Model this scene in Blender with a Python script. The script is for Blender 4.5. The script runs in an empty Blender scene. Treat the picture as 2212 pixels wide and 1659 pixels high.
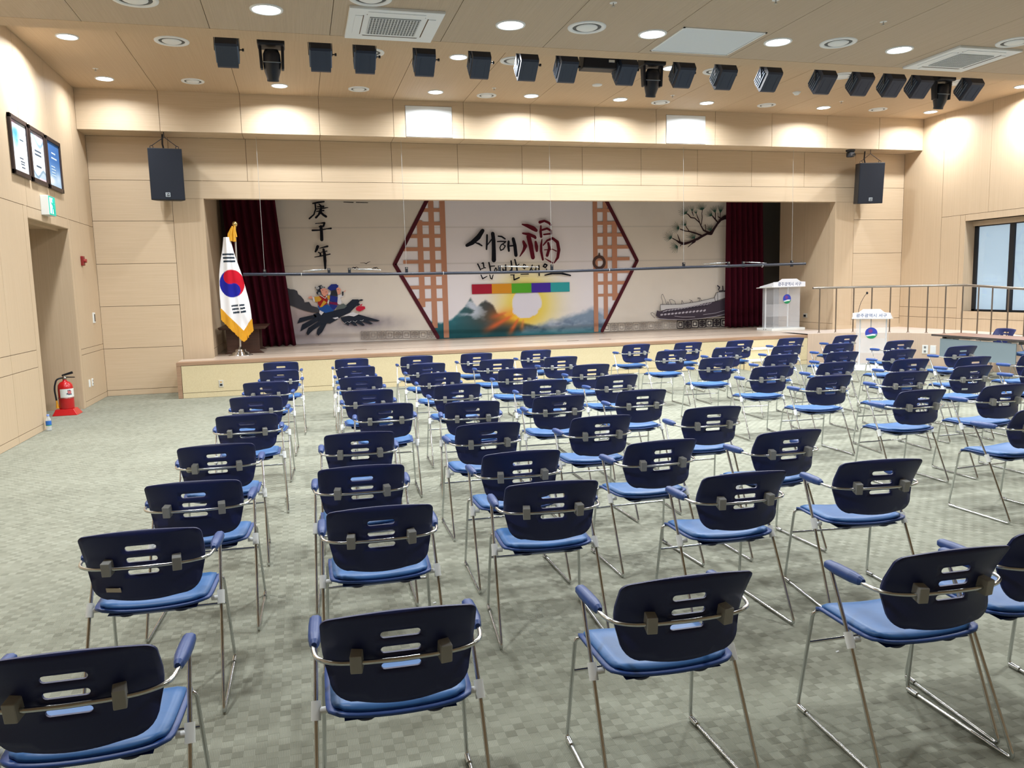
import bpy, bmesh, math, random
import numpy as np
from math import pi, sin, cos, radians, atan2, hypot
from mathutils import Vector, Matrix
from mathutils.geometry import tessellate_polygon, delaunay_2d_cdt

SC = bpy.context.scene
COL = SC.collection
random.seed(7)

# ------------------------------------------------------------------ camera
cam = bpy.data.cameras.new('camera'); cam_o = bpy.data.objects.new('camera', cam); COL.objects.link(cam_o)
CR = ((0.96558166, 0.0544714, -0.25433232), (-0.25899515, 0.11132153, -0.95944204), (-0.02394949, 0.99229047, 0.12159786))
M = Matrix(CR).to_4x4(); M.translation = (0, 0, 1.7); cam_o.matrix_world = M
cam.sensor_width = 36.0; cam.lens = 1700.65 * 36.0 / 2212.0; cam.clip_start = 0.05; cam.clip_end = 100
SC.camera = cam_o

# ------------------------------------------------------------------ world, exposure
SC.view_settings.view_transform = 'Standard'; SC.view_settings.look = 'None'
SC.view_settings.gamma = 1.0; SC.view_settings.use_curve_mapping = False
SC.view_settings.exposure = 0.0
SC.cycles.use_denoising = True
SC.cycles.max_bounces = 8; SC.cycles.diffuse_bounces = 5; SC.cycles.transparent_max_bounces = 12
SC.cycles.sample_clamp_indirect = 6.0
wd = bpy.data.worlds.new('world'); SC.world = wd; wd.use_nodes = True
wd.node_tree.nodes['Background'].inputs[0].default_value = (0.75, 0.85, 1.0, 1); wd.node_tree.nodes['Background'].inputs[1].default_value = 0.25
LAMP_W = 36.0          # power of one ceiling downlight
LAMP_COL = (0.94, 0.97, 1.0)
LAMP_SPREAD = radians(158)

# ------------------------------------------------------------------ materials
def lin(c):
    return tuple(((v / 255.0) / 12.92 if v / 255.0 <= 0.04045 else ((v / 255.0 + 0.055) / 1.055) ** 2.4) for v in c) + (1.0,)
MATS = {}
def mat(name, rgb=(200, 200, 200), rough=0.5, metal=0.0, spec=0.5, emit=0.0, trans=0.0, coat=0.0, alpha=1.0):
    if name in MATS: return MATS[name]
    m = bpy.data.materials.new(name); m.use_nodes = True; b = m.node_tree.nodes['Principled BSDF']
    b.inputs['Base Color'].default_value = lin(rgb); b.inputs['Roughness'].default_value = rough
    b.inputs['Metallic'].default_value = metal; b.inputs['Specular IOR Level'].default_value = spec
    if emit: b.inputs['Emission Color'].default_value = lin(rgb); b.inputs['Emission Strength'].default_value = emit
    if trans: b.inputs['Transmission Weight'].default_value = trans
    if coat: b.inputs['Coat Weight'].default_value = coat
    b.inputs['Alpha'].default_value = alpha
    MATS[name] = m; return m
def nodes(m): return m.node_tree.nodes, m.node_tree.links, m.node_tree.nodes['Principled BSDF']
def varied(name, rgb, rgb2, rough=0.5, scale=(20, 20, 20), detail=4.0, bump=0.0, spec=0.4, coat=0.0):
    """base colour that drifts between two near tones with an object-space grain"""
    m = mat(name, rgb, rough, spec=spec, coat=coat); n, l, b = nodes(m)
    tc = n.new('ShaderNodeTexCoord'); mp = n.new('ShaderNodeMapping'); mp.inputs['Scale'].default_value = scale
    nz = n.new('ShaderNodeTexNoise'); nz.inputs['Scale'].default_value = 1.0; nz.inputs['Detail'].default_value = detail; nz.inputs['Roughness'].default_value = 0.65
    mx = n.new('ShaderNodeMix'); mx.data_type = 'RGBA'; mx.inputs[6].default_value = lin(rgb); mx.inputs[7].default_value = lin(rgb2)
    rp = n.new('ShaderNodeMapRange'); rp.inputs[1].default_value = 0.3; rp.inputs[2].default_value = 0.7
    l.new(tc.outputs['Object'], mp.inputs[0]); l.new(mp.outputs[0], nz.inputs['Vector']); l.new(nz.outputs[0], rp.inputs[0])
    l.new(rp.outputs[0], mx.inputs[0]); l.new(mx.outputs[2], b.inputs['Base Color'])
    if bump:
        bp = n.new('ShaderNodeBump'); bp.inputs['Strength'].default_value = bump; bp.inputs['Distance'].default_value = 0.002
        l.new(nz.outputs[0], bp.inputs['Height']); l.new(bp.outputs[0], b.inputs['Normal'])
    return m
WOOD_A, WOOD_B = (205, 185, 158), (195, 174, 145)
wood_x = varied('veneer_grain_across', WOOD_A, WOOD_B, 0.55, (1.2, 1.2, 90))
wood_z = varied('veneer_grain_upright', (202, 181, 153), (192, 170, 141), 0.55, (70, 70, 0.9))
wood_c = varied('veneer_ceiling', (192, 169, 140), (182, 158, 129), 0.6, (80, 0.8, 80))
def perforated():
    m = varied('veneer_slotted_ceiling', (184, 168, 148), (174, 157, 136), 0.65, (80, 0.8, 80)); n, l, b = nodes(m)
    tc = n.new('ShaderNodeTexCoord'); wv = n.new('ShaderNodeTexWave'); wv.bands_direction = 'X'; wv.inputs['Scale'].default_value = 20.0
    l.new(tc.outputs['Object'], wv.inputs['Vector'])
    bp = n.new('ShaderNodeBump'); bp.inputs['Strength'].default_value = 0.25; bp.inputs['Distance'].default_value = 0.004
    l.new(wv.outputs[0], bp.inputs['Height']); l.new(bp.outputs[0], b.inputs['Normal'])
    return m
wood_n = perforated()
wood_s = varied('stage_fascia_veneer', (214, 201, 165), (205, 190, 152), 0.55, (60, 60, 60), 3)
wood_f = varied('stage_boards', (206, 190, 174), (188, 170, 153), 0.28, (1.5, 60, 60), 4, spec=0.5)
edge_m = varied('brown_edge_wood', (168, 138, 112), (150, 120, 96), 0.45, (2, 60, 60))
groove = mat('joint_shadow_gap', (92, 70, 48), 0.9)
plat_m = varied('pinkish_platform_veneer', (205, 184, 164), (196, 174, 154), 0.6, (90, 90, 2))
plat_t = varied('pale_vinyl_sheet', (214, 203, 194), (204, 192, 183), 0.35, (6, 6, 6))
dark_wood = varied('dark_walnut', (74, 48, 36), (54, 34, 26), 0.4, (3, 3, 40))
chrome = mat('chrome', (205, 208, 208), 0.16, 1.0)
steel = mat('brushed_steel', (176, 172, 166), 0.32, 1.0)
navy = varied('navy_plastic', (22, 34, 86), (20, 31, 80), 0.45, (300, 300, 300), 2, bump=0.05, spec=0.45)
blue_pl = mat('blue_plastic', (32, 66, 128), 0.42)
vinyl = varied('blue_vinyl', (54, 104, 160), (48, 96, 151), 0.42, (14, 14, 14), 3, bump=0.25, spec=0.4)
grey_pl = mat('grey_plastic_clip', (152, 153, 150), 0.5)
white_pl = mat('white_plastic', (226, 230, 228), 0.4)
white_pt = mat('white_paint', (224, 228, 230), 0.5)
grille_m = mat('vent_dark', (120, 124, 126), 0.6)
black_m = varied('black_steel', (20, 24, 32), (24, 28, 38), 0.45, (40, 40, 40))
black_g = varied('black_grille_cloth', (24, 32, 46), (18, 25, 38), 0.7, (220, 220, 220), 2)
lamp_m = mat('lamp_glow', (245, 250, 255), 0.5, emit=14.0)
sticker_m = mat('paper_sticker', (196, 186, 170), 0.7)
red_m = mat('red_enamel', (188, 22, 26), 0.28, coat=0.3)
yellow_m = mat('yellow_plastic', (226, 158, 34), 0.45)
gold_m = varied('gold_fringe', (226, 170, 38), (196, 138, 22), 0.5, (220, 220, 6))
brass = mat('brass', (214, 190, 130), 0.25, 1.0)
acryl = mat('clear_acrylic', (250, 252, 252), 0.04, trans=1.0, spec=0.4); acryl.node_tree.nodes['Principled BSDF'].inputs['IOR'].default_value = 1.12
frost = mat('frosted_acrylic', (240, 243, 248), 0.12, alpha=0.2)
text_m = mat('navy_lettering', (38, 62, 120), 0.6)
velvet = varied('maroon_velvet', (78, 18, 34), (54, 12, 26), 0.9, (40, 40, 2), spec=0.1)
def carpet():
    m = mat('woven_carpet', (150, 150, 136), 0.95, spec=0.1); n, l, b = nodes(m)
    tc = n.new('ShaderNodeTexCoord'); sx = n.new('ShaderNodeSeparateXYZ'); l.new(tc.outputs['Object'], sx.inputs[0])
    S = 0.042
    def mth(op, a, bb=None):
        q = n.new('ShaderNodeMath'); q.operation = op
        for i, v in enumerate((a, bb)):
            if v is None: continue
            if isinstance(v, (int, float)): q.inputs[i].default_value = v
            else: l.new(v, q.inputs[i])
        return q.outputs[0]
    ix = mth('FLOOR', mth('DIVIDE', sx.outputs[0], S)); iy = mth('FLOOR', mth('DIVIDE', sx.outputs[1], S))
    par = mth('MODULO', mth('ABSOLUTE', mth('ADD', ix, iy)), 2.0)
    cb = n.new('ShaderNodeCombineXYZ'); l.new(ix, cb.inputs[0]); l.new(iy, cb.inputs[1])
    wn = n.new('ShaderNodeTexWhiteNoise'); wn.noise_dimensions = '2D'; l.new(cb.outputs[0], wn.inputs['Vector'])
    rib = mth('SINE', mth('MULTIPLY', sx.outputs[0], 2 * pi * 7 / S))
    fy = mth('FRACT', mth('DIVIDE', sx.outputs[1], S))
    edge = mth('LESS_THAN', fy, 0.13)
    nz = n.new('ShaderNodeTexNoise'); nz.inputs['Scale'].default_value = 260.0; nz.inputs['Detail'].default_value = 2.0; l.new(tc.outputs['Object'], nz.inputs['Vector'])
    n2 = n.new('ShaderNodeTexNoise'); n2.inputs['Scale'].default_value = 1.1; n2.inputs['Detail'].default_value = 5.0; l.new(tc.outputs['Object'], n2.inputs['Vector'])
    # tone: ribbed cells light, plain cells darker, random per cell
    t = mth('ADD', mth('MULTIPLY', par, -0.15), mth('MULTIPLY', wn.outputs[0], -0.28))
    t = mth('ADD', t, mth('MULTIPLY', mth('MULTIPLY', rib, mth('SUBTRACT', 1.0, par)), 0.20))
    t = mth('ADD', t, mth('MULTIPLY', mth('MULTIPLY', edge, par), -0.16))
    t = mth('ADD', t, mth('MULTIPLY', mth('SUBTRACT', nz.outputs[0], 0.5), 0.30))
    t = mth('ADD', t, mth('MULTIPLY', mth('SUBTRACT', n2.outputs[0], 0.5), 0.5))
    t = mth('ADD', t, 0.80)
    cr = n.new('ShaderNodeValToRGB'); e = cr.color_ramp.elements
    e[0].position = 0.0; e[0].color = lin((100, 99, 88)); e[1].position = 1.0; e[1].color = lin((158, 160, 146))
    x = cr.color_ramp.elements.new(0.5); x.color = lin((134, 136, 122))
    l.new(t, cr.inputs[0]); l.new(cr.outputs[0], b.inputs['Base Color'])
    bp = n.new('ShaderNodeBump'); bp.inputs['Strength'].default_value = 0.5; bp.inputs['Distance'].default_value = 0.004
    l.new(mth('ADD', mth('MULTIPLY', par, -0.5), mth('MULTIPLY', rib, 0.2)), bp.inputs['Height']); l.new(bp.outputs[0], b.inputs['Normal'])
    return m
carpet_m = carpet()
def printed():
    m = mat('printed_cloth', (255, 255, 255), 0.85, spec=0.15); n, l, b = nodes(m)
    a = n.new('ShaderNodeVertexColor'); a.layer_name = 'print'; l.new(a.outputs[0], b.inputs['Base Color'])
    return m
print_m = printed()

# ------------------------------------------------------------------ mesh building
class MB:
    def __init__(s): s.v = []; s.f = []; s.sm = []; s.mi = []
    def add(s, vs, fs, smooth=False, mi=0):
        o = len(s.v); s.v += [tuple(p) for p in vs]
        for f in fs: s.f.append(tuple(i + o for i in f)); s.sm.append(smooth); s.mi.append(mi)
        return s
    def box(s, x0, y0, z0, x1, y1, z1, mi=0):
        v = [(x0, y0, z0), (x1, y0, z0), (x1, y1, z0), (x0, y1, z0), (x0, y0, z1), (x1, y0, z1), (x1, y1, z1), (x0, y1, z1)]
        return s.add(v, [(0, 3, 2, 1), (4, 5, 6, 7), (0, 1, 5, 4), (1, 2, 6, 5), (2, 3, 7, 6), (3, 0, 4, 7)], mi=mi)
    def hull(s, a, b, mi=0, smooth=False):
        """two matching loops joined into a closed solid"""
        n = len(a); f = [tuple(range(n - 1, -1, -1)), tuple(range(n, 2 * n))]
        f += [(i, (i + 1) % n, n + (i + 1) % n, n + i) for i in range(n)]
        return s.add(list(a) + list(b), f, smooth, mi)
    def tube(s, path, r, n=10, caps=True, mi=0):
        P = [Vector(p) for p in path]; rings = []; m = len(P)
        rr = r if hasattr(r, '__len__') else [r] * m
        t = (P[1] - P[0]).normalized(); u = t.orthogonal().normalized()
        for i in range(m):
            t = ((P[min(i + 1, m - 1)] - P[i]).normalized() + (P[i] - P[max(i - 1, 0)]).normalized())
            if t.length < 1e-9: t = P[min(i + 1, m - 1)] - P[max(i - 1, 0)]
            t.normalize(); u = (u - t * u.dot(t)).normalized(); w = t.cross(u)
            rings.append([P[i] + (u * cos(2 * pi * k / n) + w * sin(2 * pi * k / n)) * rr[i] for k in range(n)])
        v = [p for q in rings for p in q]; f = []
        for i in range(m - 1):
            for k in range(n): f.append((i * n + k, i * n + (k + 1) % n, (i + 1) * n + (k + 1) % n, (i + 1) * n + k))
        s.add(v, f, True, mi)
        if caps: s.add(rings[0], [tuple(range(n - 1, -1, -1))], False, mi); s.add(rings[-1], [tuple(range(n))], False, mi)
        return s
    def lathe(s, prof, c=(0, 0, 0), n=24, mi=0, smooth=True, ax='z'):
        v = []; f = []
        for r, z in prof:
            for k in range(n):
                a = 2 * pi * k / n; p = (r * cos(a), r * sin(a), z)
                if ax == 'y': p = (p[0], p[2], p[1])
                if ax == 'x': p = (p[2], p[0], p[1])
                v.append((p[0] + c[0], p[1] + c[1], p[2] + c[2]))
        for i in range(len(prof) - 1):
            for k in range(n): f.append((i * n + k, i * n + (k + 1) % n, (i + 1) * n + (k + 1) % n, (i + 1) * n + k))
        return s.add(v, f, smooth, mi)
    def disc(s, c, r, n=24, mi=0, up=1):
        v = [(c[0] + r * cos(2 * pi * k / n), c[1] + r * sin(2 * pi * k / n), c[2]) for k in range(n)]
        return s.add(v, [tuple(range(n)) if up > 0 else tuple(range(n - 1, -1, -1))], mi=mi)
    def build(s, name, m, parent=None, loc=None):
        me = bpy.data.meshes.new(name); me.from_pydata(s.v, [], s.f); me.validate(clean_customdata=False)
        for q in (m if isinstance(m, (list, tuple)) else [m]): me.materials.append(q)
        if len(me.polygons) == len(s.sm):
            me.polygons.foreach_set('use_smooth', s.sm); me.polygons.foreach_set('material_index', s.mi)
        bm = bmesh.new(); bm.from_mesh(me); bmesh.ops.recalc_face_normals(bm, faces=bm.faces); bm.to_mesh(me); bm.free()
        o = bpy.data.objects.new(name, me); COL.objects.link(o)
        if parent: o.parent = parent
        if loc: o.location = loc
        return o
def fillet(path, r, n=5):
    P = [Vector(p) for p in path]; out = [P[0]]
    for i in range(1, len(P) - 1):
        a, b, c = P[i - 1], P[i], P[i + 1]; d = min(r, (a - b).length * .48, (c - b).length * .48)
        p0 = b + (a - b).normalized() * d; p1 = b + (c - b).normalized() * d
        for k in range(n + 1):
            t = k / n; out.append((1 - t) ** 2 * p0 + 2 * t * (1 - t) * b + t * t * p1)
    out.append(P[-1]); return out
def tag(o, label, cat, group=None, kind=None):
    if label: o['label'] = label
    if cat: o['category'] = cat
    if group: o['group'] = group
    if kind: o['kind'] = kind
    return o
def empty(name, loc=(0, 0, 0), rz=0.0):
    o = bpy.data.objects.new(name, None); o.location = loc; o.rotation_euler = (0, 0, rz); o.empty_display_size = 0.1; COL.objects.link(o); return o
def struct(o): o['kind'] = 'structure'; return o
def copy_tree(o, parent=None):
    c = o.copy(); COL.objects.link(c)
    if parent: c.parent = parent
    for ch in list(o.children): copy_tree(ch, c)
    return c
def beveled(o, w=0.004, seg=2):
    md = o.modifiers.new('edge', 'BEVEL'); md.width = w; md.segments = seg; md.limit_method = 'ANGLE'; return o
def text_mesh(name, s, size, m, parent, loc, rot, depth=0.002):
    cu = bpy.data.curves.new(name, 'FONT'); cu.body = s; cu.size = size; cu.align_x = 'CENTER'; cu.align_y = 'CENTER'; cu.extrude = depth; cu.resolution_u = 4
    t = bpy.data.objects.new(name, cu); COL.objects.link(t)
    dg = bpy.context.evaluated_depsgraph_get(); me = bpy.data.meshes.new_from_object(t.evaluated_get(dg))
    bpy.data.objects.remove(t); me.materials.clear(); me.materials.append(m)
    o = bpy.data.objects.new(name, me); COL.objects.link(o); o.parent = parent; o.location = loc; o.rotation_euler = rot
    return o
def print_grid(name, P, Cc, parent=None, thick=None):
    """P: (ny, nx, 3) points, Cc: (ny, nx, 3) sRGB 0..255 -> mesh with the print as a colour attribute"""
    ny, nx = P.shape[:2]; me = bpy.data.meshes.new(name)
    idx = np.arange(ny * nx).reshape(ny, nx); q = np.stack([idx[:-1, :-1], idx[:-1, 1:], idx[1:, 1:], idx[1:, :-1]], -1).reshape(-1, 4)
    me.vertices.add(ny * nx); me.vertices.foreach_set('co', P.reshape(-1).astype(np.float32))
    me.loops.add(q.size); me.loops.foreach_set('vertex_index', q.reshape(-1).astype(np.int32))
    me.polygons.add(len(q)); me.polygons.foreach_set('loop_start', np.arange(0, q.size, 4, dtype=np.int32)); me.polygons.foreach_set('loop_total', np.full(len(q), 4, dtype=np.int32))
    me.update(); me.polygons.foreach_set('use_smooth', np.ones(len(q), dtype=bool))
    c = np.clip(Cc / 255.0, 0, 1); c = np.where(c <= .04045, c / 12.92, ((c + .055) / 1.055) ** 2.4)
    at = me.color_attributes.new('print', 'FLOAT_COLOR', 'POINT')
    at.data.foreach_set('color', np.concatenate([c.reshape(-1, 3), np.ones((ny * nx, 1))], 1).astype(np.float32).reshape(-1))
    me.materials.append(print_m); o = bpy.data.objects.new(name, me); COL.objects.link(o)
    if parent: o.parent = parent
    if thick:
        md = o.modifiers.new('cloth', 'SOLIDIFY'); md.thickness = thick; md.offset = 0
    return o
def vnoise(x, y, seed=0):
    """smooth value noise on numpy arrays"""
    def h(i, j):
        v = np.sin(i * 127.1 + j * 311.7 + seed * 74.7) * 43758.5453; return v - np.floor(v)
    i, j = np.floor(x), np.floor(y); u, v = x - i, y - j; u = u * u * (3 - 2 * u); v = v * v * (3 - 2 * v)
    return (h(i, j) * (1 - u) + h(i + 1, j) * u) * (1 - v) + (h(i, j + 1) * (1 - u) + h(i + 1, j + 1) * u) * v
def fbm(x, y, seed=0): return sum(vnoise(x * 2 ** k, y * 2 ** k, seed + k) / 2 ** k for k in range(4)) / 1.875

# ------------------------------------------------------------------ room shell
XL, XR, YW, YB, YS = -3.30, 12.95, 14.85, 14.34, 13.91      # left wall, right wall, back wall, beam face, stage front
ZN, ZF, ZB, ZS = 4.59, 5.02, 4.38, 0.60                     # near ceiling, far ceiling, beam underside, stage top
YD, YR = 9.85, -3.2                                         # where the near ceiling ends, rear wall
GAP = 0.0035
def slab(axis, at, depth, a0, a1, b0, b1):
    """a board with its face in the plane axis=at; depth is the signed thickness behind the face"""
    m = MB(); lo, hi = sorted((at, at + depth)); g = GAP
    a0 += g; a1 -= g; b0 += g; b1 -= g
    if axis == 'x': m.box(lo, a0, b0, hi, a1, b1)
    elif axis == 'y': m.box(a0, lo, b0, a1, hi, b1)
    else: m.box(a0, b0, lo, a1, b1, hi)
    return m
def panels(parent, axis, at, depth, rects, m):
    for r in rects: slab(axis, at, depth, *r).build('panel', m, parent)
def grid(xs, zs): return [(xs[i], xs[i + 1], zs[j], zs[j + 1]) for i in range(len(xs) - 1) for j in range(len(zs) - 1)]

fl = MB().add([(-5.2, YR - .1, 0), (XR + .3, YR - .1, 0), (XR + .3, YW + .2, 0), (-5.2, YW + .2, 0)], [(0, 1, 2, 3)]).build('floor', carpet_m); struct(fl)

# left wall with the door recess (Y 11.48..13.33, to z 2.74)
m = MB(); B = XL - .012
m.box(B - .14, YR, 0, B, 11.48, 5.2).box(B - .14, 13.33, 0, B, YW + .1, 5.2).box(B - .14, 11.48, 2.74, B, 13.33, 5.2)
wl = struct(m.build('wall_left', groove))
ys = [YR, -2.13, -.88, .37, 1.62, 2.87, 4.12, 5.37, 6.62, 7.87, 9.13, 10.38, 11.33]
panels(wl, 'x', XL, -.012, grid(ys, [0, .09, .83, 1.05, 2.88]), wood_z)
panels(wl, 'x', XL, -.012, grid([YR, -2.23, -.98, .27, 1.52, 2.77, 4.02, 5.27, 6.52, 7.77, 9.02, 10.27, 11.52, 12.77, 14.02, YW], [2.88, 5.03]), wood_z)
panels(wl, 'x', XL, -.012, [(11.33, 11.485, 0, 2.88), (11.485, 13.325, 2.737, 2.88), (13.325, 13.44, 0, 2.88)], wood_z)
panels(wl, 'x', XL, -.012, grid([13.44, YW], [0, .09, .82, .91, 2.88]), wood_z)
rc = MB(); rc.box(-4.85, 13.322, 0, XL - .004, 13.40, 2.9).box(-4.85, 11.41, 0, XL - .004, 11.488, 2.9).box(-4.9, 11.4, 0, -4.85, 13.4, 2.9).box(-4.85, 11.48, 2.732, XL - .004, 13.33, 2.8).box(-3.46, 11.48, 2.70, -3.44, 13.33, 2.74)
o = struct(rc.build('trim_1', wood_z))
d1 = struct(MB().box(-4.85, 11.75, 0.005, -4.80, 13.05, 2.15).build('door_1', varied('door_veneer', (176, 146, 102), (164, 134, 92), .5, (60, 60, 1))))
MB().tube([(-4.79, 12.9, 1.0), (-4.74, 12.9, 1.0), (-4.74, 12.75, 1.0)], .012).build('handle', steel, d1)

# back wall around the stage opening (X -1.52..11.22, to z 3.36)
OX0, OX1, OZ = -1.52, 11.22, 3.36
m = MB(); B = YW + .012
m.box(XL - .1, B, 0, OX0 - .012, B + .16, 5.2).box(OX1 + .012, B, 0, XR + .1, B + .16, 5.2).box(OX0 - .012, B, OZ + .012, OX1 + .012, B + .16, 5.2)
wb = struct(m.build('wall_back', groove))
rows = [0, .10, .82, 1.54, 2.26, 2.98, 3.66]
panels(wb, 'y', YW, .012, grid([XL, -2.03], rows), wood_x)
panels(wb, 'y', YW, .012, grid([11.69, XR], rows), wood_x)
panels(wb, 'y', YW, .012, [(-2.03, OX0, 0, 3.36), (OX1, 11.69, 0, 3.36)], wood_z)
panels(wb, 'y', YW, .012, [(-2.03, 11.69, 3.36 - GAP, 3.66)], wood_x)
panels(wb, 'y', YW, .012, grid([XL, -2.03, -.77, .5, 1.76, 2.99, 4.24, 5.46, 6.7, 7.94, 9.18, 10.43, 11.69, XR], [3.66, ZB]), wood_x)

struct(slab('z', OZ, .011, OX0, OX1, YW, B + .16).build('trim_3', wood_x))
# the boxed-out beam over the stage wall
GX = [XL, -2.06, -.79, .49, 1.76, 3.02, 4.27, 5.53, 6.79, 8.05, 9.31, 10.59, 11.85, XR]
bm_ = struct(MB().box(XL, YB + .012, ZB + .012, XR, YW, 5.2).build('trim_2', groove))
panels(bm_, 'y', YB, .012, grid(GX, [ZB, 5.025]), wood_x)
panels(bm_, 'z', ZB, .012, grid(GX, [YB + .012, YW]), wood_x)

# ceilings
cf = struct(MB().box(XL - .1, YD, ZF + .012, XR + .1, YB + .05, ZF + .1).build('ceiling', groove))
panels(cf, 'z', ZF, .012, grid(GX, [YD + .03, YB]), wood_c)
cn = struct(MB().box(XL - .1, YR - .1, ZN + .012, XR + .1, YD - .012, ZF + .1).build('ceiling', groove))
panels(cn, 'z', ZN, .012, grid(GX, [YR, 9.55]), wood_n)
panels(cn, 'z', ZN, .012, [(XL, XR, 9.55, YD - .003)], wood_c)
panels(cn, 'y', YD, -.012, [(XL, XR, ZN, ZF)], wood_c)

# right wall with the window (Y 7.6..13.14, z 1.01..2.83)
m = MB(); B = XR + .012; WY0, WY1, WZ0, WZ1 = 6.9, 13.14, 1.01, 2.80
m.box(B, YR, 0, B + .3, WY0, 5.2).box(B, WY1, 0, B + .3, YW + .1, 5.2).box(B, WY0, 0, B + .3, WY1, WZ0).box(B, WY0, WZ1, B + .3, WY1, 5.2)
wr = struct(m.build('wall_right', groove))
panels(wr, 'x', XR, .012, grid([13.75, YW], [0, .6, .86, 1.07, 5.03]) + grid([13.26, 13.75], [0, .6, .86, 1.07, 2.93]) + [(13.14, 13.26, .86, 2.93)], wood_z)
panels(wr, 'x', XR, .012, grid([YR, -.1, 1.15, 2.4, 3.65, 4.9, 6.15, 7.4, 8.65, 9.9, 11.15, 12.4, 13.26], [0, .6, .86]), wood_z)
panels(wr, 'x', XR, .012, grid([YR, -.1, 1.15, 2.4, 3.65, 4.9, 6.15, WY0], [.86, 2.93]) + [(WY0, WY1, .86, WZ0), (WY0, WY1, WZ1, 2.93)], wood_z)
panels(wr, 'x', XR, .012, grid([YR, -2.4, -1.15, .1, 1.35, 2.6, 3.85, 5.1, 6.35, 7.6, 8.85, 10.1, 11.35, 12.6, 13.75], [2.93, 5.03]), wood_z)
MB().box(XR + .002, WY1 - .006, WZ0, XR + .3, WY1 + .02, WZ1).box(XR + .002, WY0 - .02, WZ0, XR + .3, WY0 + .006, WZ1).box(XR + .002, WY0, WZ0 - .01, XR + .3, WY1, WZ0).box(XR + .002, WY0, WZ1, XR + .3, WY1, WZ1 + .02).box(XR + .2, WY0, 2.70, XR + .3, WY1, WZ1).build('window_reveal', wood_z, wr)
w1 = struct(empty('window_1', (XR + .24, 10, 1.01)))
fr = MB(); X = XR + .24
yy = WY1
fr.box(X, WY1 - .09, 1.01, X + .06, WY1, 2.71).box(X, WY0, 1.01, X + .06, WY0 + .09, 2.71).box(X, WY0, 1.01, X + .06, WY1, 1.04).box(X, WY0, 2.68, X + .06, WY1, 2.71)
o = fr.build('window_frame', mat('black_frame', (22, 26, 32), .4)); o.parent = w1; o.matrix_parent_inverse = Matrix.Translation(w1.location).inverted()
def kid(o, p): o.parent = p; o.matrix_parent_inverse = Matrix.Translation(p.location).inverted(); return o
mulls = [12.255 - .87 * k for k in range(6)]
for y in mulls: kid(MB().box(X - .005, y - .055, 1.04, X + .05, y + .055, 2.68).build('mullion', MATS['black_frame']), w1)
edges = [WY1 - .09] + [v for y in mulls for v in (y + .055, y - .055)] + [WY0 + .09]
blind = mat('roller_blind_daylit', (196, 212, 228), .8, emit=.62)
glass = mat('window_glass', (240, 248, 250), .02, trans=1.0)
for k in range(0, len(edges) - 1, 2):
    kid(MB().box(X + .035, edges[k + 1], 1.04, X + .039, edges[k], 2.68).build('blind', blind), w1)
    kid(MB().box(X + .012, edges[k + 1], 1.04, X + .016, edges[k], 2.68).build('pane', glass), w1)
# rear wall behind the camera
struct(MB().box(XL - .1, YR - .12, 0, XR + .1, YR, 5.2).build('wall_rear', wood_z))

# ------------------------------------------------------------------ stage
st = struct(MB().box(-2.02, YS + .03, 0, 9.92, YW, ZS - .03).box(OX0, YW, 0, 11.9, 18.0, ZS - .03).build('stage', groove))
yb = [YS, 14.12] + [14.12 + .47 * k for k in range(1, 9)]
for k in range(len(yb) - 1):
    a, b_ = (-2.03, 9.93) if yb[k] < YW - .3 else (OX0, 11.9 if yb[k] > 16.4 else 11.2)
    if k == 0: slab('z', ZS, -.03, a, b_, yb[k], yb[k + 1]).build('nosing', edge_m, st)
    else: slab('z', ZS, -.03, a, b_, yb[k], min(yb[k + 1], 18)).build('floor_board', wood_f, st)
slab('y', YS, .03, -2.03, -1.955, 0, .57).build('corner_post', edge_m, st)
slab('y', YS - .006, .03, -2.03, 9.93, .545, .60).build('nosing', edge_m, st)
for a, b_ in ((-1.955, 2.02), (2.02, 6.0), (6.0, 9.93)):
    slab('y', YS, .03, a, b_, .09, .545).build('panel', wood_s, st); slab('y', YS, .03, a, b_, 0, .09).build('panel', wood_s, st)
slab('x', -2.03, .03, YS + .03, YW, 0, .57).build('panel', wood_s, st)
for x, y in ((.45, 16.9), (.42, 15.12), (1.05, 15.12), (6.0, 15.1), (5.3, 15.1)):
    MB().box(x - .12, y - .03, ZS - .001, x + .12, y + .03, ZS + .003).build('floor_socket', mat('socket_lid', (128, 104, 84), .4, .3), st)
# walls of the stage house
wi = struct(MB().box(OX0 - .16, YW + .03, ZS, OX0 - .012, 17.9, 4.5).build('wall_stage_left', groove))
panels(wi, 'x', OX0, -.012, grid([YW, 16.1, 17.9], [ZS - .05, .75, 4.4]), wood_z)
wi = struct(MB().box(OX1 + .012, YW + .03, ZS, OX1 + .12, 16.88, 4.5).build('wall_stage_right', groove))
panels(wi, 'x', OX1, .012, grid([YW, 15.05, 15.92, 16.88], [ZS - .05, .75, 4.4]), wood_z)
struct(MB().box(-3.0, 17.9, 0, 12.2, 18.0, 4.6).build('wall_stage_back', mat('dim_grey_plaster', (120, 112, 100), .9)))
struct(MB().box(12.0, 16.8, 0, 12.1, 18.0, 4.6).build('wall_stage_wing', MATS['dim_grey_plaster']))
struct(MB().box(-3.0, YW + .17, 4.4, 12.2, 18.0, 4.5).build('ceiling_stage', MATS['dim_grey_plaster']))

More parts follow.
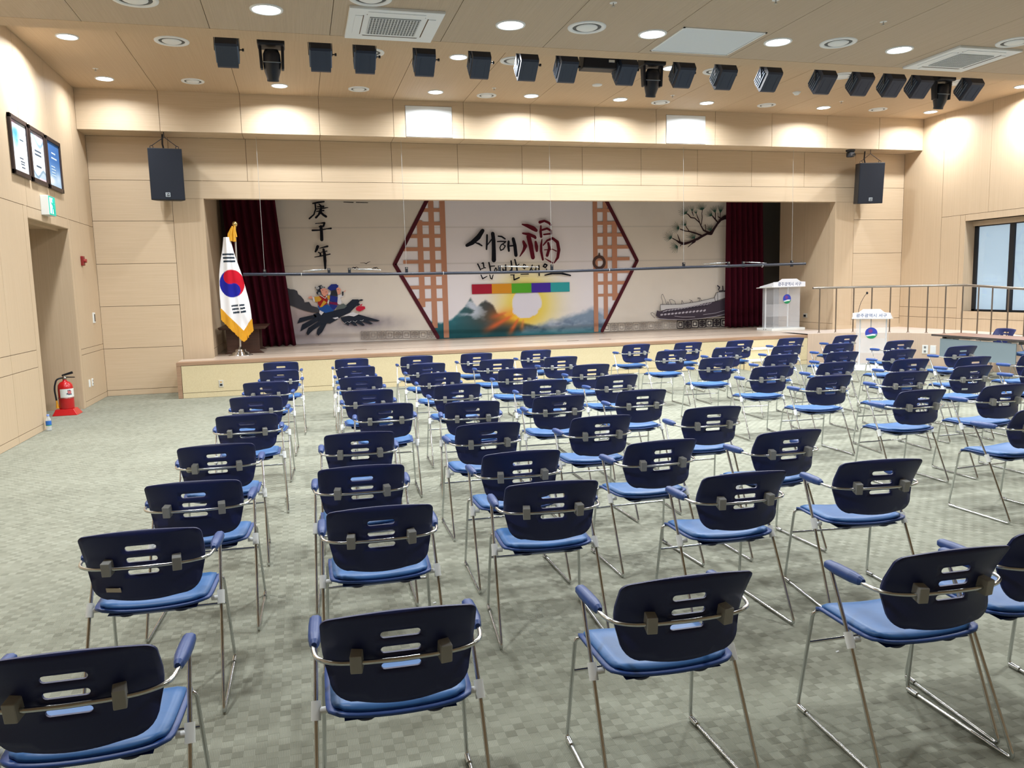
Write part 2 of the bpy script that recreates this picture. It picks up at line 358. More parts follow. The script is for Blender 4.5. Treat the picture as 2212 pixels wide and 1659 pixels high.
# curved platform and ramp on the window side
def plat():
    cx_, cy_, r = 9.93, 11.93, 1.98; out = []
    for k in range(0, 19):
        a = pi / 2 * (1 - k / 18.0); out.append((cx_ + r * cos(a), cy_ + r * sin(a)))
    for y in (11.0, 10.0, 8.5, 7.0, 5.5, 4.0, 2.5): out.append((cx_ + r, y))
    return out
PE = plat()
def pz(y): return .62 if y > 12.2 else max(.05, .62 - (12.2 - y) / 17.0)
top = []; m = MB(); n = len(PE)
inner = [(x, YW) if i < 10 else (XR, max(y, 2.5)) for i, (x, y) in enumerate(PE)]
inner = [(min(XR, 9.93 + i * .336), YW) for i in range(10)] + [(XR, y + (YW - 13.4) * max(0, (18 - i) / 9.0)) for i, (x, y) in list(enumerate(PE))[10:]]
for i in range(n - 1):
    (a, b_), (c, d), (e, f_), (g, h_) = PE[i], PE[i + 1], inner[i + 1], inner[i]
    m.add([(a, b_, pz(b_)), (c, d, pz(d)), (e, f_, pz(d)), (g, h_, pz(b_))], [(0, 1, 2, 3)])
pl = struct(m.build('platform', plat_t))
m = MB()
for i in range(n - 1):
    (a, b_), (c, d) = PE[i], PE[i + 1]; m.add([(a, b_, 0), (c, d, 0), (c, d, pz(d)), (a, b_, pz(b_))], [(0, 1, 2, 3)], True)
m.build('fascia', plat_m, pl)
struct(MB().box(11.3, YW - .012, .62, XR, YW - .002, .70).build('baseboard_back', wood_x))
# ------------------------------------------------------------------ ceiling fixtures
def make_downlight(r):
    t = empty('ceiling_downlight')
    MB().lathe([(r * .84, -.002), (r * .86, -.012), (r, -.010), (r * 1.02, 0.002)], n=28).build('trim_ring', white_pt, t)
    MB().disc((0, 0, -.006), r * .86, 28, up=-1).build('lens', lamp_m, t)
    return t
def lamp_light(t, w, r):
    L = bpy.data.lights.new('downlight_beam', 'AREA'); L.shape = 'DISK'; L.size = r * 1.5; L.energy = w; L.color = LAMP_COL; L.spread = LAMP_SPREAD
    o = bpy.data.objects.new('downlight_beam', L); COL.objects.link(o); o.parent = t; o.location = (0, 0, -.02)
ORD = ['first', 'second', 'third', 'fourth', 'fifth', 'sixth', 'seventh', 'eighth', 'ninth', 'tenth', 'eleventh', 'twelfth', 'thirteenth', 'fourteenth', 'fifteenth', 'sixteenth']
p_far, p_near = make_downlight(.135), make_downlight(.165); used = {}
def place(proto, loc, label, cat, group, rz=0.0):
    o = proto if not used.get(proto.name) else copy_tree(proto); used[proto.name] = 1
    o.location = loc; o.rotation_euler = (0, 0, rz); tag(o, label, cat, group); return o
rowsL = [('nearest the stage beam', 13.68, ZF, [-2.70, -.13, 2.41, 4.10, 5.77, 7.50, 10.01, 12.51], .8),
         ('just beyond the spotlight recess', 11.62, ZF, [-2.69, 2.40, 5.75, 12.56], 1.8),
         ('in front of the spotlight recess', 8.82, ZN, [-2.70, -.17, 2.42, 4.13, 5.79, 7.55, 10.0, 12.45], 1.2),
         ('over the middle of the seats', 5.9, ZN, [-2.7, .9, 4.13, 7.55, 10.8], .6),
         ('over the back of the seats', 2.6, ZN, [-1.2, 4.13, 9.2], .30)]
for nm, y, z, xs, k in rowsL:
    for i, x in enumerate(xs):
        o = place(p_far if z == ZF else p_near, (x, y, z), 'round glowing ceiling downlight %s, %s from the door wall' % (nm, ORD[i]), 'ceiling light', 'round ceiling downlights')
        lamp_light(o, LAMP_W * k * (1.25 if z == ZN else 1.0), .135 if z == ZF else .165)

def make_vent(r):
    t = empty('ceiling_vent')
    MB().lathe([(r * .74, .004), (r * .78, -.012), (r, -.010), (r * 1.02, .002)], n=32).build('flange', white_pt, t)
    MB().disc((0, 0, -.002), r * .78, 32, up=-1).build('throat', mat('vent_shadow', (86, 88, 88), .7), t)
    MB().lathe([(0, -.022), (r * .46, -.020), (r * .56, -.010), (r * .57, -.004)], n=32).build('core', white_pt, t)
    return t
v_big, v_small = make_vent(.215), make_vent(.17)
rowsV = [('near the stage beam', v_small, ZF, [(-1.43, 13.62), (1.13, 13.69), (3.32, 13.78), (6.61, 13.78), (8.75, 13.67), (11.23, 13.65)]),
         ('just beyond the spotlight recess', v_big, ZF, [(-1.44, 11.58), (1.12, 11.63), (3.25, 11.66), (6.56, 11.66), (8.79, 11.56), (11.15, 11.58)]),
         ('in the near ceiling', v_big, ZN, [(-1.40, 8.77), (.84, 8.30), (3.29, 8.74), (6.56, 8.71), (8.79, 8.27)])]
for nm, p, z, pts in rowsV:
    for i, (x, y) in enumerate(pts):
        place(p, (x, y, z), 'round white air diffuser %s, %s from the door wall' % (nm, ORD[i]), 'air vent', 'round ceiling diffusers')

def make_cassette():
    t = empty('ceiling_cassette'); s = .495
    beveled(MB().box(-s, -s, -.03, s, s, .004).build('panel', mat('cassette_white', (222, 228, 232), .45), t), .008)
    g = MB().box(-.27, -.27, -.034, .27, .27, -.029).build('intake', grille_m, t)
    sl = MB()
    for k in range(17): sl.box(-.265 + k * .033 - .006, -.265, -.040, -.265 + k * .033 + .006, .265, -.033)
    for k in range(9): sl.box(-.265, -.265 + k * .066 - .004, -.039, .265, -.265 + k * .066 + .004, -.033)
    o = sl.build('grille', mat('grille_grey', (190, 196, 200), .5), t); o['kind'] = 'stuff'
    for k in range(4):
        a = k * pi / 2; f = MB(); f.box(-.30, .345, -.036, .30, .425, -.029); f.box(-.31, .335, -.032, .31, .345, -.0295, 1)
        q = f.build('louvre', [MATS['cassette_white'], groove], t); q.rotation_euler = (0, 0, a)
    return t
pc = make_cassette()
place(pc, (1.145, 9.03, ZN), 'white square air-conditioner cassette in the near ceiling over the door-side seats', 'air conditioner', 'ceiling air-conditioner cassettes')
place(pc, (8.69, 9.01, ZN), 'white square air-conditioner cassette in the near ceiling toward the window wall', 'air conditioner', 'ceiling air-conditioner cassettes')
h = empty('access_hatch', (4.915, 8.975, ZN)); tag(h, 'plain white square access hatch flush in the near ceiling', 'hatch')
MB().box(-.535, -.455, -.010, .535, -.435, .002).box(-.535, .435, -.010, .535, .455, .002).box(-.535, -.455, -.010, -.515, .455, .002).box(.515, -.455, -.010, .535, .455, .002).build('frame', white_pt, h)
MB().box(-.51, -.43, -.006, .51, .43, .002).build('panel', mat('hatch_white', (204, 214, 222), .5), h)
for x0, x1, w in ((1.975, 2.805, 'third beam panel from the door wall'), (6.995, 7.835, 'seventh joint of the beam')):
    b = empty('beam_hatch', ((x0 + x1) / 2, YB, 4.66)); tag(b, 'white rectangular cover panel on the beam face, %s' % ('nearer the door wall' if x0 < 5 else 'nearer the window wall'), 'cover panel', 'white covers on the beam face')
    beveled(MB().box(-.415, -.012, -.265, .415, .002, .265).build('panel', mat('cover_white', (230, 236, 240), .5), b), .004)
    MB().box(-.42, -.004, -.27, .42, .001, .27).build('frame', groove, b)
sp = empty('sprinkler_head'); MB().disc((0, 0, -.002), .04, 16, up=-1).build('plate', white_pt, sp); MB().lathe([(.006, -.002), (.006, -.03), (.018, -.034), (.018, -.038), (0, -.038)], n=12).build('nozzle', steel, sp)
for i, (x, y, z) in enumerate(((3.29, 7.96, ZN), (4.93, 7.56, ZN), (6.56, 7.93, ZN), (-2.70, 13.12, ZF), (-.15, 13.12, ZF), (3.33, 13.27, ZF), (6.59, 13.25, ZF), (10.02, 13.17, ZF))):
    place(sp, (x, y, z), 'tiny sprinkler head in the %s ceiling, %s from the door wall' % (('near', ORD[i]) if z == ZN else ('far', ORD[i - 3])), 'sprinkler', 'sprinkler heads')
o = MB().lathe([(.07, .002), (.07, -.012), (.05, -.03), (.035, -.05), (0, -.05)], c=(8.71, 12.67, ZF), n=20).build('smoke_detector', white_pt); tag(o, 'small white domed smoke detector on the far ceiling', 'detector')
o = MB().lathe([(.085, .002), (.08, -.014), (0, -.016)], c=(4.98, 12.78, ZF), n=24).build('ceiling_sensor', white_pt); tag(o, 'flat white disc sensor on the far ceiling', 'sensor')

# ------------------------------------------------------------------ stage lights on the hidden bar
bar = empty('lighting_bar', (5, 10.38, 4.86)); tag(bar, 'black lighting bar in the ceiling recess carrying the spotlights', 'lighting bar')
MB().tube([(-7.2, 0, 0), (7.2, 0, 0)], .024, 12).build('pipe', black_m, bar)
for x in (-6.5, -3.2, 0, 3.2, 6.5): MB().tube([(x, 0, .02), (x, 0, ZF - 4.86)], .010, 8).build('hanger', black_m, bar)
def make_spot():
    t = empty('stage_spotlight'); w = .105
    pr = [(-.13, -.02), (-.12, -.045), (.045, -.205), (.075, -.21), (.185, -.085), (.185, -.055), (-.01, .135), (-.035, .13)]
    a = [(-w, y, z) for y, z in pr]; b = [(w, y, z) for y, z in pr]
    MB().hull(a, b).build('housing', mat('spot_paint', (34, 46, 68), .42), t)
    f = MB(); d = Vector((0, .715, -.70)); n_ = Vector((0, .66, .75))
    for sx in (-1, 1):
        for k in range(5):
            c0 = Vector((0, -.085, .0)) + n_ * (k * .034) + d * .03; c1 = c0 + d * .20; q = n_ * .011
            f.hull([(sx * w, p.y, p.z) for p in (c0, c1, c1 + q, c0 + q)], [(sx * (w + .013), p.y, p.z) for p in (c0, c1, c1 + q, c0 + q)])
    o = f.build('cooling_fins', mat('fin_grey', (112, 124, 142), .35, .5), t); o['kind'] = 'stuff'
    r_ = MB(); c0 = Vector((0, -.115, -.035)); q = Vector((0, -.008, -.009))
    for x in (-.055, .055): r_.hull([(x - .008, *(c0 + v).yz) for v in (d * .03, d * .21, d * .21 + q, d * .03 + q)], [(x + .008, *(c0 + v).yz) for v in (d * .03, d * .21, d * .21 + q, d * .03 + q)])
    o = r_.build('rib', MATS['spot_paint'], t); o['kind'] = 'stuff'
    y_ = MB()
    for sx in (-1, 1): y_.box(sx * (w + .020) - .003, .005, -.06, sx * (w + .020) + .003, .035, .15)
    y_.box(-w - .023, .005, .145, w + .023, .035, .157); y_.build('yoke', mat('yoke_grey', (74, 80, 90), .35, .7), t)
    MB().tube([(w + .018, .02, -.04), (w + .06, .02, -.04)], .007, 8).tube([(w + .045, .02, -.04), (w + .065, .02, -.04)], .018, 10).build('knob', black_m, t)
    MB().box(-.03, 0, .157, .03, .04, .186).build('clamp', black_m, t)
    MB().tube(fillet([(.08, -.06, .08), (.15, -.06, .12), (.14, -.03, .18)], .05), .006, 6).build('cable', black_m, t)
    for ch in t.children: ch.scale = (1.14, 1.14, 1.14) if ch.name.split('.')[0] in ('housing', 'cooling_fins', 'rib') else (1.14, 1, 1)
    l_ = MB().disc((0, 0, 0), .078, 20).build('lens', mat('lens_glass', (60, 70, 86), .1, spec=.8), t); l_.location = (0, .151, -.172); l_.rotation_euler = (radians(-131), 0, 0)
    return t
ps = make_spot()
SX = [-.68, .41, .95, 1.70, 2.42, 3.06, 3.61, 4.46, 5.32, 5.96, 6.68, 7.58, 8.22, 8.77, 9.27, 10.20]
for i, x in enumerate(SX):
    place(ps, (x, 10.36, 4.655), 'black box spotlight under the ceiling, %s box light from the door wall' % ORD[i], 'spotlight', 'box spotlights on the bar')
def make_mover():
    t = empty('moving_head_light')
    beveled(MB().box(-.16, -.13, .06, .16, .13, .20).build('base', black_m, t), .02)
    ar = MB()
    for sx in (-1, 1): ar.hull([(sx * .15, -.06, .08), (sx * .15, .06, .08), (sx * .14, .045, -.20), (sx * .14, -.045, -.20)], [(sx * .115, -.06, .08), (sx * .115, .06, .08), (sx * .105, .045, -.20), (sx * .105, -.045, -.20)])
    o = beveled(ar.build('yoke', mat('mover_paint', (24, 30, 42), .4), t), .01); o['kind'] = 'stuff'
    hd = empty('tmp'); bpy.data.objects.remove(hd)
    q = MB().lathe([(0, .17), (.075, .165), (.10, .11), (.105, 0), (.095, -.09), (.07, -.17), (.072, -.20), (.05, -.205)], n=24).build('head', MATS['mover_paint'], t); q.location = (0, 0, -.13); q.rotation_euler = (radians(14), 0, 0)
    MB().disc((0, 0, -.206), .055, 20, up=-1).build('lens', mat('lens_glass', (60, 70, 86), .1), q)
    MB().tube([(.11 * cos(a), .11 * sin(a), .02) for a in [2 * pi * k / 24 for k in range(25)]], .007, 6).build('ring', mat('mover_grey', (120, 130, 142), .4), q)
    MB().box(-.03, -.03, .195, .03, .03, .235).build('clamp', black_m, t)
    return t
pm = make_mover()
for x, w in ((-.17, 'between the two box lights nearest the door wall'), (4.85, 'over the middle of the hall'), (9.67, 'beside the last box light by the window wall')):
    place(pm, (x, 10.38, 4.60), 'black moving-head light with round nose, hung %s' % w, 'spotlight', 'moving-head lights', radians(0))
d = empty('dimmer_box', (4.06, 10.38, 4.69)); tag(d, 'flat wide black control box hung between the spotlights', 'control box')
beveled(MB().hull([(-.24, -.08, -.10), (.24, -.08, -.10), (.23, -.10, .04), (-.23, -.10, .04)], [(-.24, .12, -.10), (.24, .12, -.10), (.23, .12, .10), (-.23, .12, .10)]).build('housing', black_m, d), .012)
MB().box(.12, -.104, -.02, .20, -.092, .01).build('label_plate', white_pl, d); MB().tube([(-.1, 0, .06), (-.1, 0, .146)], .012, 8).tube([(.1, 0, .06), (.1, 0, .146)], .012, 8).build('clamp', black_m, d)

# ------------------------------------------------------------------ loudspeakers, camera
def make_speaker():
    t = empty('loudspeaker'); w, hh, dp = .262, .415, .40
    fr_ = [(-w, -dp / 2, -hh), (w, -dp / 2, -hh), (w, -dp / 2, hh), (-w, -dp / 2, hh)]; bk = [(-w * .72, dp / 2, -hh), (w * .72, dp / 2, -hh), (w * .72, dp / 2, hh), (-w * .72, dp / 2, hh)]
    beveled(MB().hull(fr_, bk).build('cabinet', mat('cabinet_black', (26, 30, 38), .5), t), .01)
    MB().box(-w + .012, -dp / 2 - .012, -hh + .012, w - .012, -dp / 2 + .002, hh - .012).build('grille', black_g, t)
    bd = MB().box(-.034, -dp / 2 - .018, -hh + .055, .034, -dp / 2 - .012, -hh + .123).build('badge', mat('badge_white', (220, 232, 240), .4), t)
    MB().box(-.027, -dp / 2 - .0195, -hh + .062, .027, -dp / 2 - .017, -hh + .116).build('badge_field', black_m, bd)
    text_mesh('badge_letters', 'EV', .046, MATS['badge_white'], bd, (0, -dp / 2 - .0205, -hh + .089), (pi / 2, 0, 0), .0006)
    rg = MB()
    for x in (-.20, .19): rg.tube([(x + .024 * cos(a), -.10, hh + .022 + .024 * sin(a)) for a in [2 * pi * k / 14 for k in range(15)]], .005, 6)
    rg.build('eyebolt', black_m, t)
    MB().tube([(-.20, -.10, hh + .04), (0.0, -.06, hh + .19)], .006, 6).tube([(.19, -.10, hh + .04), (0.0, -.06, hh + .19)], .006, 6).tube([(0, -.06, hh + .19), (0, -.06, hh + .275)], .006, 6).build('sling', black_m, t)
    MB().tube([(-.02, .12, hh - .01), (-.04, .14, hh + .10), (-.03, .15, hh + .27)], .014, 8).build('chain', black_m, t)
    return t
pk = make_speaker()
o = place(pk, (-2.03, 14.50, 3.70), 'black loudspeaker hung from the beam near the door wall', 'loudspeaker', 'hanging loudspeakers', radians(-4)); o.rotation_euler = (radians(4), 0, radians(6))
o = place(pk, (11.72, 14.50, 3.70), 'black loudspeaker hung from the beam near the window wall', 'loudspeaker', 'hanging loudspeakers'); o.rotation_euler = (radians(5), 0, radians(-16))
cm = empty('ceiling_camera', (11.26, 14.47, ZB)); tag(cm, 'small dark turret camera under the beam beside the loudspeaker', 'camera')
MB().lathe([(.095, .004), (.09, -.03), (.062, -.05), (0, -.05)], n=22).build('mount', black_m, cm); beveled(MB().box(-.065, -.07, -.15, .065, .06, -.05).build('turret', mat('turret_grey', (52, 56, 64), .4), cm), .02)
MB().lathe([(.026, -.09), (.028, -.07), (.028, -.06)], n=16, ax='y').disc((0, 0, 0), .001, 4).build('lens', steel, cm).location = (.03, 0, -.11)

# ------------------------------------------------------------------ pipe hanging before the stage opening
bt = empty('batten_pipe', (0, 14.60, 2.03)); tag(bt, 'long black pipe hanging on thin wires before the stage opening', 'pipe')
MB().tube([(-.93, 0, .01), (1.5, 0, -.03), (3.2, 0, -.04), (5.2, 0, -.04), (7.5, 0, -.01), (10.33, 0, .02)], .027, 14).build('pipe', mat('pipe_black', (30, 38, 54), .3, spec=.6), bt)
wire_m = mat('wire_silver', (196, 200, 200), .35, .6)
for x in (-.57, 1.92, 4.72, 7.51, 10.0): MB().tube([(x, 0, .03), (x - .01, 0, ZB - 2.03)], .0032, 6).build('wire', wire_m, bt)
def clamp(x): MB().box(x - .024, -.02, -.034, x + .024, .02, .09).tube([(x, -.024, .07), (x, .024, .07)], .016, 8, mi=1).build('clamp', [black_m, steel], bt)
for x in (-.57, .53, .89, 1.92, 3.68, 4.72, 7.51, 8.52, 8.86, 10.0): clamp(x)
for x0, x1 in ((.52, .08), (.90, 1.45), (3.70, 4.45), (8.50, 7.95), (8.88, 9.40)):
    MB().tube([(x0, 0, .075), (x0 + (x1 - x0) * .25, 0, .068), (x0 + (x1 - x0) * .3, 0, .066), (x0 + (x1 - x0) * .7, 0, .056), (x0 + (x1 - x0) * .75, 0, .054), (x1, 0, .045)], [.005, .005, .014, .014, .005, .005], 8).build('turnbuckle', mat('zinc', (206, 214, 218), .25, .9), bt)
for x in (.05, 2.6, 5.9, 9.3): MB().tube([(x, .029 * cos(a), .029 * sin(a) - .03 * 0) for a in [2 * pi * k / 12 for k in range(13)]], .004, 5).build('cable_tie', white_pl, bt).location = (0, 0, -.035 if 1 < x < 7 else -.01)

# ------------------------------------------------------------------ handrail on the platform edge
hr = empty('handrail', (0, 0, 0)); tag(hr, 'steel handrail with thin posts along the curved platform edge', 'handrail')
def rail_pt(a): return (9.93 + 2.17 * cos(radians(a)), 11.93 + 2.17 * sin(radians(a)))
pts = [rail_pt(a) for a in range(84, -1, -4)] + [(12.10, 11.93 - .34 * k) for k in range(1, 22)]
MB().tube([(x, y, pz(y) + .92) for x, y in pts], .024, 12).build('top_rail', mat('rail_steel', (160, 154, 146), .3, 1.0), hr)
posts = [rail_pt(80 - 9 * k) for k in range(10)] + [(12.10, 11.93 - .34 * k) for k in range(1, 21)]
m0 = MB().tube([(0, 0, 0), (0, 0, .90)], .013, 10).lathe([(.028, 0), (.028, .008), (.014, .012)], n=14); pp = None
for x, y in posts:
    if pp is None: pp = m0.build('post', mat('post_steel', (146, 134, 122), .34, 1.0), hr); o = pp
    else: o = bpy.data.objects.new('post', pp.data); COL.objects.link(o); o.parent = hr
    o.location = (x, y, pz(y))

# ------------------------------------------------------------------ wall things
def plate(name, label, cat, axis, c, w, hgt, d, m_, parts=()):
    """small wall plate; axis 'x' faces +X, 'y' faces -Y, 'X' faces -X"""
    t = empty(name, c); tag(t, label, cat)
    rz = {'y': 0, 'x': pi / 2, 'X': -pi / 2}[axis]; t.rotation_euler = (0, 0, rz)
    beveled(MB().box(-w / 2, -d, -hgt / 2, w / 2, 0.001, hgt / 2).build('plate', m_, t), .004)
    for nm, x0, z0, x1, z1, mm in parts: MB().box(x0, -d - .004, z0, x1, -d + .002, z1).build(nm, mm, t)
    return t
plate('wall_switch', 'white switch plate low on the door wall, the one nearer the door', 'switch', 'x', (XL, 13.73, .35), .07, .12, .012, white_pl, [('rocker', -.02, -.04, .02, .04, white_pt)])
plate('wall_outlet', 'white socket plate low on the door wall, the one nearer the corner', 'socket', 'x', (XL, 13.91, .35), .07, .12, .012, white_pl, [('socket', -.012, .015, .012, .035, grille_m), ('socket', -.012, -.035, .012, -.015, grille_m)])
plate('card_reader', 'white wall control with dark display beside the stage wall', 'control panel', 'x', (XL, 14.35, 1.37), .10, .17, .02, white_pl, [('display', -.03, -.06, .03, .06, mat('display_dark', (46, 52, 60), .2))])
al = empty('fire_alarm', (XL, 13.92, 2.28)); al.rotation_euler = (0, 0, pi / 2); tag(al, 'small dark red fire alarm sounder high on the door wall', 'alarm')
beveled(MB().box(-.055, -.04, -.075, .055, .001, .075).build('body', mat('alarm_red', (128, 30, 30), .4), al), .01); MB().lathe([(.03, -.075), (.03, -.04)], n=14, ax='y').add([(.03 * cos(2 * pi * k / 14), -.075, .03 * sin(2 * pi * k / 14)) for k in range(14)], [tuple(range(14))]).build('horn', mat('alarm_horn', (150, 46, 44), .4), al)
plate('stage_outlet', 'grey socket plate with dark port on the stage front', 'socket', 'y', (-1.35, YS, .22), .075, .12, .01, mat('plate_grey', (196, 194, 184), .4), [('port', -.02, -.035, .02, -.005, black_m), ('lamp', -.012, .02, .012, .035, yellow_m)])
plate('wing_outlet', 'socket plate with plugged black adapter on the stage side wall', 'socket', 'X', (OX1, 15.82, .90), .14, .10, .01, mat('plate_grey', (196, 194, 184), .4), [('adapter', -.05, -.03, .03, .02, black_m)])
for dx, w in ((0, 'the one with two round holes'), (.16, 'the blank one beside it')):
    a = radians(24 if dx == 0 else 19.6); c = (9.93 + 1.978 * cos(a), 11.93 + 1.978 * sin(a), .31)
    t = plate('platform_outlet', 'white socket plate on the curved platform front, %s' % w, 'socket', 'y', c, .11, .17, .012, white_pl, [('socket', -.02, .02, .02, .06, grille_m), ('socket', -.02, -.06, .02, -.02, grille_m)] if dx == 0 else [('cover', -.035, -.06, .035, .06, white_pt)])
    t.rotation_euler = (0, 0, a - pi / 2)
# exit sign
ex = empty('exit_sign', (XL, 12.22, 2.955)); tag(ex, 'glowing green and white exit sign box above the door recess', 'sign')
beveled(MB().box(0, -.15, -.13, .10, .15, .13).build('box', white_pl, ex), .006)
gm = mat('exit_green', (20, 160, 140), .5, emit=.9); wm = mat('exit_white', (232, 246, 246), .5, emit=1.2)
MB().box(.098, -.145, -.125, .104, .145, .125).build('face', gm, ex)
MB().box(.103, -.115, -.105, .1055, .03, .105).build('doorway', wm, ex)
MB().tube([(.105, 0, .07), (.105, .005, .07)], .022, 12).tube([(.106, 0, .045), (.106, .015, -.01)], .017, 8).tube([(.106, .015, -.01), (.106, .05, -.04), (.106, .07, -.09)], .010, 8).tube([(.106, .012, -.01), (.106, -.03, -.05), (.106, -.05, -.10)], .010, 8).tube([(.106, 0, .035), (.106, -.045, .02), (.106, -.06, .05)], .007, 8).tube([(.106, 0, .035), (.106, .05, .01), (.106, .075, .03)], .007, 8).build('running_figure', gm, ex)
# framed posters
def poster_print(kind, ny=66, nx=50):
    u, v = np.meshgrid(np.linspace(0, 1, nx), np.linspace(0, 1, ny)); c = np.zeros((ny, nx, 3)) + (226, 234, 244)
    def mixin(w, col):
        w = np.clip(w, 0, 1)[..., None]; c[:] = c * (1 - w) + np.array(col) * w
    n1 = fbm(u * 4, v * 5, 3)
    if kind == 0:
        mixin(np.exp(-((u - .35) / .3) ** 2 - ((v - .72) / .22) ** 2) * (n1 * 1.8 - .1), (70, 150, 190)); mixin(np.exp(-((u - .2) / .3) ** 2 - ((v - .95) / .12) ** 2) * .7, (210, 160, 180)); mixin((v < .1) * (u > .6) * .5, (236, 214, 200))
    if kind == 1:
        w1 = .80 + .10 * np.sin(u * 6 + .6); mixin((v > w1) * .8, (120, 150, 172)); mixin((v > w1 + .07) * .8, (206, 190, 206)); w2 = .17 + .08 * np.sin(u * 7 + 2); mixin((v < w2) * .85, (120, 146, 168)); mixin((v < w2 - .06) * .8, (188, 204, 220)); mixin((v < .05) * (u > .5), (226, 200, 206))
    if kind == 2:
        c[:] = (66, 112, 176); mixin(1 - v * 1.7, (176, 206, 232)); mixin(np.exp(-((u - .2) / .35) ** 2 - ((v - .12) / .1) ** 2), (236, 240, 240)); mixin(np.exp(-((u - .8) / .2) ** 2 - ((v - .2) / .14) ** 2) * .7, (224, 236, 244))
    return c
for k, (y0, y1, lb) in enumerate(((11.06, 11.705, 'white sheet with a blue watercolour splash'), (11.77, 12.43, 'white sheet with grey wave borders'), (12.485, 13.16, 'blue gradient sheet'))):
    t = empty('framed_poster', (XL, (y0 + y1) / 2, 3.59)); t.rotation_euler = (0, 0, pi / 2); tag(t, 'dark framed poster above the door recess, %s' % lb, 'poster', 'framed posters over the door'); w = (y1 - y0) / 2; hh = .36
    f = MB(); b = .055; f.box(-w, -.035, -hh, w, .001, -hh + b).box(-w, -.035, hh - b, w, .001, hh).box(-w, -.035, -hh, -w + b * .8, .001, hh).box(w - b * .8, -.035, -hh, w, .001, hh)
    beveled(f.build('frame', mat('poster_frame', (52, 38, 36), .4), t), .004)
    nx, ny = 50, 66; U, V = np.meshgrid(np.linspace(-w + .04, w - .04, nx), np.linspace(-hh + .05, hh - .05, ny))
    print_grid('print', np.stack([U, np.full_like(U, -.016), V], -1), poster_print(k), t)
    tx = MB(); rows_ = {0: [(.10, .03, .16), (-.13, -.03, .10), (-.17, .0, .15), (-.20, .0, .13), (-.24, .02, .14)], 1: [(.07, -.12, .14), (.02, -.12, .14), (-.13, -.09, .10)], 2: [(.16, -.08, .10), (.09, -.10, .14), (-.03, -.13, .03), (-.07, -.13, .05), (-.11, -.13, .03), (-.15, -.13, .06)]}[k]
    for z, x0, x1 in rows_:
        hgt = .012 if not (k == 1 or (k == 2 and z > 0)) else .02; x = x0
        while x < x1: tx.box(x, -.0185, z - hgt / 2, x + hgt * .8, -.016, z + hgt / 2); x += hgt * 1.15
    o = tx.build('lettering', mat('poster_ink' if k < 2 else 'poster_pale_ink', (60, 74, 90) if k < 2 else (206, 222, 236), .8), t); o['kind'] = 'stuff'
